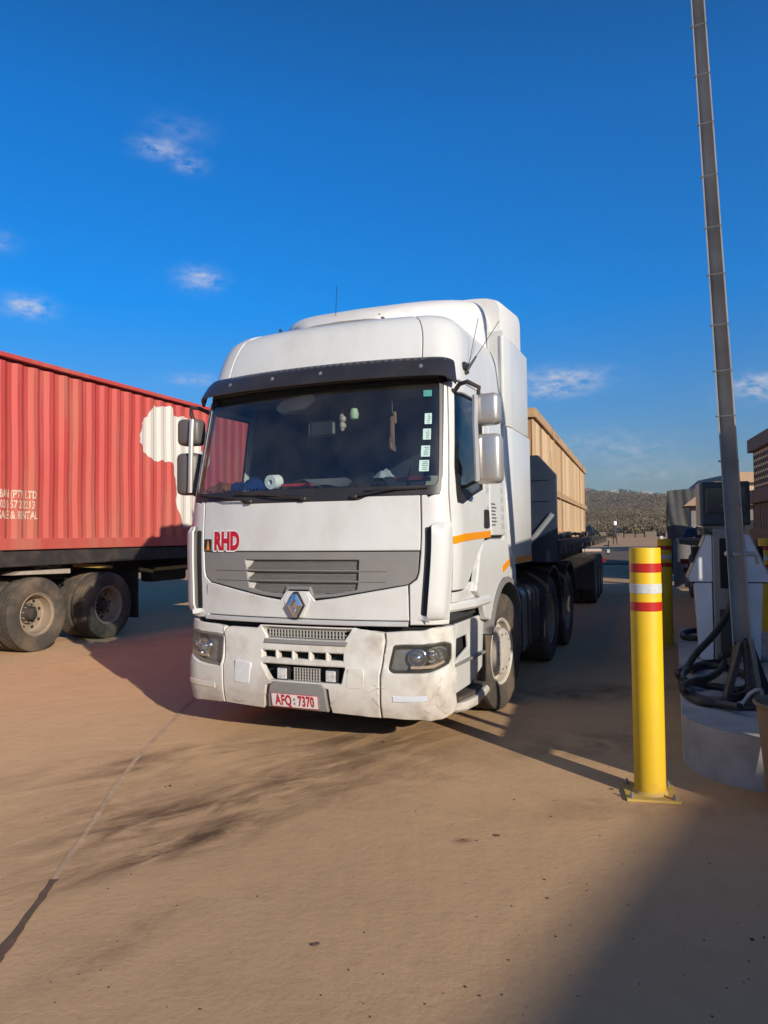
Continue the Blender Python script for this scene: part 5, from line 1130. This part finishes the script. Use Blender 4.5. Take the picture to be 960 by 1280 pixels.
for sg in (-1, 1):
    bm = B(); P_ = [(.14, 1.215), (.185, 1.215), (.355, .80), (.335, .76), (.14, .76)]; prism(bm, [(sg*x, z) for x, z in P_][::sg], -.10, -.075, 'y', bev=.004)
    pn = obj('arrow_panel', bm, dpan, dp)
    bm = B(); prism(bm, [(sg*x, z) for x, z in [(.185, 1.215), (.197, 1.215), (.367, .80), (.347, .757), (.335, .757), (.355, .80)]][::sg], -.099, .16, 'y'); obj('panel_edge', bm, mat('beige_panel_edge', (.40, .37, .33), .5), dp)
    bm = B(); prism(bm, [(sg*x, z) for x, z in [(.145, .01), (.26, .01), (.30, .75), (.145, .75)]][::sg], -.095, .15, 'y', bev=.004); obj('lower_panel', bm, dpan, dp)
    bm = B(); bx(bm, sg*.145, sg*.34, -.094, .16, .752, .758); bx(bm, sg*.15, sg*.31, -.07, .15, .74, 1.1); obj('panel_gap', bm, gap, dp)
bm = B(); bx(bm, -.075, .07, -.135, -.121, .70, 1.18, bev=.006); obj('nozzle_recess', bm, gap, dp)
bm = B(); bx(bm, -.085, .06, -.13, -.121, .05, .50, bev=.006); obj('service_hatch', bm, mat('dark_hatch', (.05, .045, .045), .6), dp)
for z_, r__ in ((1.255, .03),):
    bm = B(); cyl(bm, (-.20, -.12, z_), (-.20, -.04, z_), .028, 10); cyl(bm, (-.16, -.13, z_-.02), (-.16, -.04, z_-.02), .02, 10); cyl(bm, (-.24, -.11, z_+.02), (-.24, -.04, z_+.02), .018, 10); obj('pipe_union', bm, black, dp)
bm = B(); bx(bm, -.25, .15, -.05, .1, 1.215, 1.27, bev=.006); obj('meter_bracket', bm, dg, dp)
# nozzle in its holder and hoses
noz = empty('fuel_nozzle', (3.33-.055, 7.08-.165, .325), 19, 'pale grey fuel nozzle hooked upright in the dispenser recess', 'fuel nozzle')
bm = B(); tube(bm, [(.045, -.02, 1.17), (.05, -.03, 1.05), (.055, -.035, .95)], [.016, .02, .022], 10); obj('spout', bm, silver, noz)
bm = B(); tube(bm, [(.055, -.035, .94), (.06, -.04, .85), (.06, -.04, .72)], [.028, .032, .022], 10); obj('handle', bm, silver, noz)
bm = B(); tube(bm, [(.04, -.05, 1.0), (.02, -.07, .92), (.035, -.05, .83)], .006, 6); obj('trigger', bm, black, noz)
bm = B(); tube(bm, [(.06, -.04, .72), (.062, -.04, .60)], .018, 10); obj('swivel', bm, silver, noz)
hose = mat('black_fuel_hose', (.018, .018, .018), .5, var=.2, dirt=DUST, dirt_amt=.35)
def smoothp(P, k=6):
    P = [Vector(p) for p in P]; out_ = []
    for i in range(len(P)-1):
        p0, p1, p2, p3 = P[max(i-1, 0)], P[i], P[i+1], P[min(i+2, len(P)-1)]
        for j in range(k):
            t_ = j/k; out_.append(.5*((2*p1)+(-p0+p2)*t_+(2*p0-5*p1+4*p2-p3)*t_*t_+(-p0+3*p1-3*p2+p3)*t_**3))
    return out_+[P[-1]]
IZ = .355
def ip(px, py, z=IZ): g = gpt(px, py, z); return (g.x, g.y, z)
def px3(px, py, Y): d = dirv(px, py); t_ = Y/d.y; return (d.x*t_, Y, d.z*t_+1.57)
bm = B(); tube(bm, smoothp([px3(915, 737, 6.86), px3(914, 752, 6.84), px3(907, 772, 6.75), px3(890, 796, 6.6), px3(870, 817, 6.45), px3(857, 836, 6.2), (2.40, 6.0, .42), ip(852, 850), ip(856, 862), ip(872, 872), ip(892, 876), ip(912, 874, .38), ip(935, 866, .37), ip(945, 852, .36), ip(930, 842, .37), ip(905, 834), ip(880, 832), ip(862, 838)]), .030, 12)
tag(obj('fuel_hose', bm, hose), 'thick black fuel hose falling from the nozzle and coiling round the island', 'hose', 'black fuel hoses on the island')
bm = B(); tube(bm, smoothp([px3(924, 770, 6.95), px3(922, 790, 6.9), px3(915, 815, 6.8), (3.1, 6.75, .42), ip(905, 826), ip(880, 829), ip(858, 838, .41), ip(856, 850, .41), ip(880, 856), ip(905, 859), ip(925, 862), ip(938, 855)]), .026, 12)
tag(obj('fuel_hose', bm, hose), 'second black hose running down behind the leaning pole', 'hose', 'black fuel hoses on the island')
bm = B(); tube(bm, smoothp([ip(925, 884, .38), ip(900, 880, .36), ip(875, 877), ip(858, 868), ip(854, 858, .43), ip(866, 852, .43), ip(885, 848, .43), ip(900, 838, .40), ip(906, 828, .40)]), .028, 12)
tag(obj('fuel_hose', bm, hose), 'black hose looped lowest on the island front, nearest the kerb', 'hose', 'black fuel hoses on the island')
bm = B(); tube(bm, smoothp([ip(884, 788), ip(868, 788), ip(857, 790), ip(853, 793), ip(857, 797), ip(872, 797.5), ip(890, 796)]), .032, 12)
tag(obj('fuel_hose', bm, hose), 'short hairpin of black hose behind the dispenser panel', 'hose', 'black fuel hoses on the island')
# leaning pole on its tripod foot
polem = mat('galvanised_pole', (.46, .44, .41), .55, .25, var=.2, scale=5, dirt=(.26, .2, .15), dirt_amt=.5, dirt_scale=2)
po = empty('leaning_pole', (2.565, 5.26, .33), 0, 'tall square grey pole leaning left on a tripod foot on the fuel island', 'pole')
pb0, pb1 = Vector((.005, 0, .42)), Vector((-.53, -.66, 5.57)); dirp = (pb1-pb0)
bm = B(); rr_ = [(pb0+dirp*t_, .062-.026*t_) for t_ in [i/12 for i in range(13)]]
PC, PS = cos(radians(28)), sin(radians(28)); UU = Vector((PC, -PS, 0)); VV = Vector((-PS, -PC, 0))   # open channel, its mouth towards the yard
CH = [(-1, .8), (-1, -.8), (1, -.8), (1, .8), (.87, .8), (.87, -.67), (-.87, -.67), (-.87, .8)]
R_ = [[bm.verts.new(p+UU*(u*r)+VV*(v*r)) for u, v in CH] for p, r in rr_]
for a, b in zip(R_, R_[1:]):
    for j in range(8): bm.faces.new((a[j], a[(j+1) % 8], b[(j+1) % 8], b[j]))
bm.faces.new(R_[0]); bm.faces.new(R_[-1]); obj('pole_shaft', bm, polem, po, sharp=.3)
b0_ = B(); a_s = .069
bx(b0_, -1, 1, -1, -.96, -.06, .06); bx(b0_, -1, 1, .96, 1, -.06, .06); bx(b0_, -1, -.96, -.95, .95, -.06, .06); bx(b0_, .96, 1, -.95, .95, -.06, .06); bx(b0_, -1.25, -1.0, -1.0, -.7, -.09, .09)
fin(b0_); mt_ = bpy.data.meshes.new('cable_tie'); b0_.to_mesh(mt_); b0_.free(); mt_.materials.append(mat('dark_tie', (.16, .155, .15), .5))
for t_ in [.195, .255, .315, .375, .435, .50, .56, .625, .69, .75, .81, .87, .93, .985][:]:
    p = pb0+dirp*t_; r = .065-.026*t_; newobj('cable_tie', mt_, po, p, (0, 0, -radians(28)), (r*.99, r*.80, .05))
bm = B(); bx(bm, -.078, .082, -.075, .075, 1.06, 1.095, bev=.01); tube(bm, [(.08, -.02, 1.09), (.11, -.02, 1.06), (.13, .0, 1.0)], .012, 6); obj('tape_wrap', bm, strapm, po)
legm = mat('rust_brown_angle_iron', (.11, .085, .07), .7, .1, var=.3, scale=9, dirt=(.22, .15, .1), dirt_amt=.5); legt = mat('tan_painted_flat_bar', (.36, .30, .22), .6, var=.2)
def leg(p0, p1, w_, m_, nm='leg'):
    bm = B(); p0, p1 = Vector(p0), Vector(p1); d = (p1-p0).normalized(); s_ = d.cross(Vector((0, 1, 0))).normalized(); n_ = d.cross(s_)
    for a_, b_ in (((-w_/2, w_/2), (-.004, .004)), ((-w_/2, -w_/2+.008), (-.004, w_*.8))):
        vs = [bm.verts.new(q+s_*u+n_*v) for q in (p0, p1) for u, v in ((a_[0], b_[0]), (a_[1], b_[0]), (a_[1], b_[1]), (a_[0], b_[1]))]
        bm.faces.new(vs[:4]); bm.faces.new(vs[4:][::-1])
        for j in range(4): bm.faces.new((vs[j], vs[(j+1) % 4], vs[4+(j+1) % 4], vs[4+j]))
    return obj(nm, bm, m_, po)
leg((-.02, -.03, .44), (-.155, -.05, .01), .062, legm); leg((.005, -.045, .46), (.0, -.10, .01), .05, legm); leg((.035, -.055, .47), (.075, -.10, .01), .045, legt); leg((.05, .02, .47), (.24, .10, .01), .06, mat('dark_leg', (.03, .03, .034), .6)); leg((0, .06, .44), (.02, .26, .01), .06, legm)
bm = B(); box(bm, (0, -.11, .012), (.24, .16, .012), bev=.003); box(bm, (-.16, -.05, .012), (.10, .12, .012), bev=.003); obj('foot_plate', bm, legm, po)
for x_, y_ in ((-.09, -.16), (.07, -.16), (-.17, -.08)): bm = B(); cyl(bm, (x_, y_, .015), (x_, y_, .05), .011, 6); obj('anchor_bolt', bm, whitep, po)
bm = B(); tube(bm, smoothp([(2.43, 5.16, .345), (2.48, 5.12, .36), (2.53, 5.09, .44), (2.58, 5.08, .47), (2.62, 5.10, .45), (2.63, 5.14, .36)]), .012, 8); tag(obj('cord_loop', bm, strapm), 'pale looped cord tied round the foot of the leaning pole', 'cord')
# bin at the right edge
bm = B(); lathe(bm, [(.145, 0), (.150, .03), (.196, .585), (.212, .60), (.214, .612), (.205, .618), (.192, .605), (.14, .04), (.001, .035)], 40, 'z')
o = tag(obj('bin', bm, mat('brown_plastic_bin', (.20, .14, .095), .6, var=.2, scale=6, dirt=(.32, .23, .15), dirt_amt=.7, dirt_scale=4)), 'brown tapered bin cut by the right edge beside the island', 'bin'); o.location = (2.27, 4.06, 0)

# ================================================================== unseen building beyond the right of the frame, added to cast soft shade on the slab
bd = empty('added_shade_building', (9.9, -11.0, 0), 35, 'cream unseen building added to cast soft shade on the slab', 'building')
crm = mat('cream_render', (.42, .37, .30), .9, var=.1, bump=.2)
bm = B(); bx(bm, 0, 12, -20, 24, 0, 5.5); obj('wall', bm, crm, bd)
bm = B(); bx(bm, -.5, 12.5, -20.5, 24.5, 5.5, 5.95, bev=.03); obj('roof', bm, greyp, bd)
for k in range(8):
    bm = B(); y_ = -17+k*5; bx(bm, -.05, .02, y_, y_+2.2, 1.0, 2.6, bev=.01); wn = obj('window', bm, black, bd); bm = B(); bx(bm, -.06, -.052, y_+.1, y_+2.1, 1.1, 2.5); obj('pane', bm, mat('dark_window_glass', (.02, .025, .03), .05), wn)

# ================================================================== background: person, low wall, house, hillside scrub and houses
ps = empty('person', (20.3, 64.0, ground_height(20.3, 64)), 0, 'person in dark clothes walking beyond the road carrying a white load', 'person')
me = bpy.data.meshes.new('body')
Jn = {'pel': (0, 0, .95), 'ch': (.0, .02, 1.32), 'nk': (0, .0, 1.50), 'hd': (0, 0, 1.60), 'ht': (0, 0, 1.72), 'lh': (-.1, 0, .90), 'lk': (-.11, .12, .50), 'lf': (-.11, -.02, .10), 'lt': (-.11, -.14, .04), 'rh': (.1, 0, .90), 'rk': (.10, -.10, .50), 'rf': (.10, -.28, .10), 'rt': (.10, -.42, .04), 'ls': (-.19, .02, 1.42), 'le': (-.25, .05, 1.15), 'lw': (-.24, -.10, .92), 'rs': (.19, .02, 1.42), 're': (.28, .10, 1.14), 'rw': (.34, -.02, .94), 'lw2': (-.24, -.14, .84), 'rw2': (.35, -.06, .86)}
Rd = {'pel': .16, 'ch': .17, 'nk': .06, 'hd': .085, 'ht': .09, 'lh': .11, 'lk': .075, 'lf': .05, 'lt': .045, 'rh': .11, 'rk': .075, 'rf': .05, 'rt': .045, 'ls': .07, 'le': .05, 'lw': .035, 'rs': .07, 're': .05, 'rw': .035, 'lw2': .035, 'rw2': .035}
nm_ = list(Jn); ed = [('pel', 'ch'), ('ch', 'nk'), ('nk', 'hd'), ('hd', 'ht'), ('pel', 'lh'), ('lh', 'lk'), ('lk', 'lf'), ('lf', 'lt'), ('pel', 'rh'), ('rh', 'rk'), ('rk', 'rf'), ('rf', 'rt'), ('ch', 'ls'), ('ls', 'le'), ('le', 'lw'), ('lw', 'lw2'), ('ch', 'rs'), ('rs', 're'), ('re', 'rw'), ('rw', 'rw2')]
bmp = B(); sl_ = bmp.verts.layers.skin.verify(); vv_ = []
for i, k in enumerate(nm_):
    v = bmp.verts.new(Jn[k]); v[sl_].radius = (Rd[k], Rd[k]*.8); v[sl_].use_root = (i == 0); vv_.append(v)
for a, b in ed: bmp.edges.new((vv_[nm_.index(a)], vv_[nm_.index(b)]))
bmp.to_mesh(me); bmp.free()
pbdy = bpy.data.objects.new('body', me); COL.objects.link(pbdy); pbdy.parent = ps; md = pbdy.modifiers.new('skin', 'SKIN')
sm_ = pbdy.modifiers.new('sub', 'SUBSURF'); sm_.levels = 1; sm_.render_levels = 1; me.materials.append(mat('dark_clothes', (.035, .032, .035), .9))
bm = B(); box(bm, (0.03, 0, 1.92), (.26, .30, .36), bev=.05, seg=2); o = tag(obj('white_sack', bm, whitep), 'white sack carried on the head of the walking person', 'sack'); o.location = ps.location
bm = B(); 
wl = empty('low_wall', (0, 0, 0), 0, 'low rough stone wall at the far edge of the lorry yard below the scrub', 'wall')
b0_ = B(); box(b0_, (0, 0, 0), (1, 1, 1), bev=.08); fin(b0_); ms_ = bpy.data.meshes.new('stone'); b0_.to_mesh(ms_); b0_.free(); ms_.materials.append(mat('rough_wall_stone', (.15, .115, .085), .95, var=.3))
x = 17.
while x < 42:
    wd = random.uniform(.7, 1.5); h_ = random.uniform(.55, .85); y_ = 85-abs(x-25)*.05
    newobj('stone', ms_, wl, (x+wd/2, y_, ground_height(x, y_)+h_/2-.1), (0, 0, random.uniform(-.06, .06)), (wd*.94, .6, h_)); x += wd+(.9 if random.random() < .15 else 0)
# tan roofed house
hs_ = empty('gate_hut', (9.25, 22.4, 0), 20, 'small gate hut with shade-toned walls and tan hipped roof behind the fuel dispenser', 'hut')
tanr = mat('tan_roof_tiles', (.40, .26, .155), .85, var=.12, scale=3); wallm = mat('peach_house_wall', (.48, .34, .24), .9, var=.08)
def hip(bm, x0, x1, y0, y1, z0, z1, inx):
    v = [bm.verts.new(p) for p in ((x0, y0, z0), (x1, y0, z0), (x1, y1, z0), (x0, y1, z0), (x0+inx, (y0+y1)/2, z1), (x1-inx, (y0+y1)/2, z1))]
    for f in ((0, 1, 5, 4), (1, 2, 5), (2, 3, 4, 5), (3, 0, 4), (3, 2, 1, 0)): bm.faces.new([v[i] for i in f])
bm = B(); bx(bm, .22, 2.3, .2, 1.75, 0, 2.37); obj('wall', bm, mat('shade_toned_hut_wall', (.24, .21, .18), .9), hs_)  # dark grey holds the shade on the hut walls
bm = B(); hip(bm, 0, 2.5, -.05, 1.95, 2.37, 3.15, .95); obj('roof', bm, tanr, hs_)
bm = B(); bx(bm, .8, 1.4, .17, .205, .05, 2.0); obj('door', bm, black, hs_); bm = B(); bx(bm, 1.6, 2.1, .17, .205, 1.0, 1.9); obj('window', bm, black, hs_)
h2_ = empty('house', (20.2, 42.5, ground_height(20, 42)-.1), 5, 'taller peach house seen between the pole and the slatted crate', 'house')
bm = B(); bx(bm, .2, 6.6, 0, 6, 0, 4.35); obj('wall', bm, wallm, h2_); bm = B(); prism(bm, [(-.3, 4.3), (.4, 4.9), (6.4, 4.9), (7.1, 4.3)], -.4, 6.4, 'y'); obj('roof', bm, tanr, h2_)
# spiky plant behind the second bollard
bm = B(); rg = random.Random(4)
for k in range(26):
    a = rg.uniform(0, 2*pi); el_ = rg.uniform(.25, 1.35); L_ = rg.uniform(.45, .8); ppt = []
    for j in range(5): t_ = j/4; ppt.append(Vector((cos(a)*cos(el_)*L_*t_, sin(a)*cos(el_)*L_*t_, sin(el_)*L_*t_-.28*t_*t_)))
    tube(bm, ppt, [.035, .035, .028, .016, .002], 4)
o = tag(obj('spiky_plant', bm, mat('grey_green_aloe', (.09, .10, .05), .7, var=.3)), 'spiky grey green aloe growing left of the second bollard', 'plant'); o.location = (9.0, 24.9, 0)
# hillside scrub: thousands of small leaf faces in clumps
import numpy as np
rs = np.random.RandomState(3)
def scrub(name, n, rmin, rmax, az0, az1, size, leaves, m_, seed, reject=None):
    rs = np.random.RandomState(seed); az_ = rs.uniform(az0, az1, n); u = rs.uniform(0, 1, n); r = rmin*(rmax/rmin)**u
    P, F = [], []; base_ = 0; qs = np.array([[-1, -1], [1, -1], [1, 1], [-1, 1]])*.5
    for i in range(n):
        x, y = r[i]*sin(az_[i]), r[i]*cos(az_[i]); z = ground_height(x, y); s_ = size*rs.uniform(.5, 1.5)*(1+r[i]/700); k = max(12, int(leaves*min(1, (150/r[i])**1.3)))
        if reject and reject(x, y): continue
        d = rs.normal(size=(k, 3)); d /= np.linalg.norm(d, axis=1)[:, None]; rad = rs.uniform(.55, 1, k)[:, None]; c = d*rad*[s_, s_, s_*.62]+[x, y, z+s_*.55]
        a = rs.normal(size=(k, 3)); a /= np.linalg.norm(a, axis=1)[:, None]; b = np.cross(a, d); b /= np.linalg.norm(b, axis=1)[:, None]+1e-9; ls = s_*(rs.uniform(.13, .28, k)*(30/k)**.45)[:, None]
        q = c[:, None, :]+qs[None, :, 0, None]*(a*ls)[:, None, :]+qs[None, :, 1, None]*(b*ls)[:, None, :]
        P.append(q.reshape(-1, 3)); F.append(base_+np.arange(k*4).reshape(-1, 4)); base_ += k*4
    P = np.concatenate(P); F = np.concatenate(F); me = bpy.data.meshes.new(name); me.vertices.add(len(P)); me.vertices.foreach_set('co', P.ravel()); me.loops.add(F.size); me.loops.foreach_set('vertex_index', F.ravel()); me.polygons.add(len(F)); me.polygons.foreach_set('loop_start', np.arange(0, F.size, 4)); me.polygons.foreach_set('loop_total', np.full(len(F), 4)); me.update(calc_edges=True); me.materials.append(m_)
    o = bpy.data.objects.new(name, me); COL.objects.link(o); return o
sm1 = mat('dry_scrub_leaves', (.13, .105, .06), .9, var=.5, scale=.09, dirt=(.24, .165, .095), dirt_amt=.9, dirt_scale=.035)
sm2 = mat('olive_tree_leaves', (.045, .055, .024), .9, var=.5, scale=.1)
tag(scrub('dry_scrub', 14000, 92, 620, .10, .62, .85, 120, sm1, 3), 'dry olive brown scrub covering the far hillside', 'scrub', kind='stuff')
tag(scrub('dry_scrub', 1800, 110, 900, -.9, .10, 2.4, 22, sm1, 6), 'dry scrub on the hillside hidden behind the lorries', 'scrub', kind='stuff')
tag(scrub('distant_woodland', 3200, 560, 1000, .05, .65, 1.6, 60, sm2, 5, reject=lambda x, y: abs(math.atan2(x, y)-.262) < .05 and math.hypot(x, y) > 640), 'dark green woodland along the far ridge', 'woodland', kind='stuff')
bm0 = B()
hw_ = mat('whitewashed_wall', (.66, .64, .60), .9, var=.05); rf_ = mat('tin_roof', (.52, .50, .48), .5, .2)
cols = ['in the middle of the far ridge', 'standing apart at the left of the ridge']
for i, (px, py, d_, wd, lab) in enumerate([(758, 619, 560, 4.5, 'leftmost small white house high on the far hillside'), (767, 617, 600, 5, 'small white house with pale roof right of the leftmost one on the ridge'), (776, 621, 540, 4, 'tall narrow white house below the ridge top'), (790, 622, 560, 9, 'long low white shed on the far hillside'), (800, 620, 570, 5, 'small white house at the right end of the long low shed'), (808, 618, 590, 5, 'rightmost small white house on the far hillside'), (747, 638, 330, 5, 'bright tin roofed hut on the lower slope'), (757, 638, 340, 2.2, 'tiny bright hut right of the tin roofed hut')]):
    p = px3(px, py, d_); wd *= 1.35; e = empty('small_house', (p[0], d_, p[2]-1.0), random.uniform(-20, 30), lab, 'house', 'small houses on the far hillside')
    bm = B(); bx(bm, -wd/2, wd/2, -2, 2, -12, 2.4); obj('wall', bm, hw_, e)
    bm = B(); prism(bm, [(-2.4, 2.4), (2.4, 2.4), (0, 3.6)], -wd/2-.3, wd/2+.3, 'x'); obj('roof', bm, rf_, e)
bm = B(); bx(bm, -.10, .10, -.10, .10, 0, 1.2, bev=.02); o = tag(obj('pale_post', bm, conc), 'short pale post standing left of the tarpaulined trailer', 'post'); p = px3(826, 672, 40); o.location = (p[0], 40, ground_height(p[0], 40))

# dusty air
bm = B(); box(bm, (0, 450, 36), (2600, 1900, 76)); hz = bpy.data.materials.new('dusty_air'); hz.use_nodes = True; t_ = hz.node_tree; t_.nodes.clear()
ho2 = N(t_, 'ShaderNodeOutputMaterial'); pv = N(t_, 'ShaderNodeVolumePrincipled'); pv.inputs['Color'].default_value = (.84, .85, .88, 1); pv.inputs['Density'].default_value = .00045; pv.inputs['Anisotropy'].default_value = .3; t_.links.new(pv.outputs[0], ho2.inputs['Volume'])
hzo = tag(obj('haze', bm, hz, sharp=3), 'thin dusty air over the whole yard and hillside', 'haze', kind='stuff')
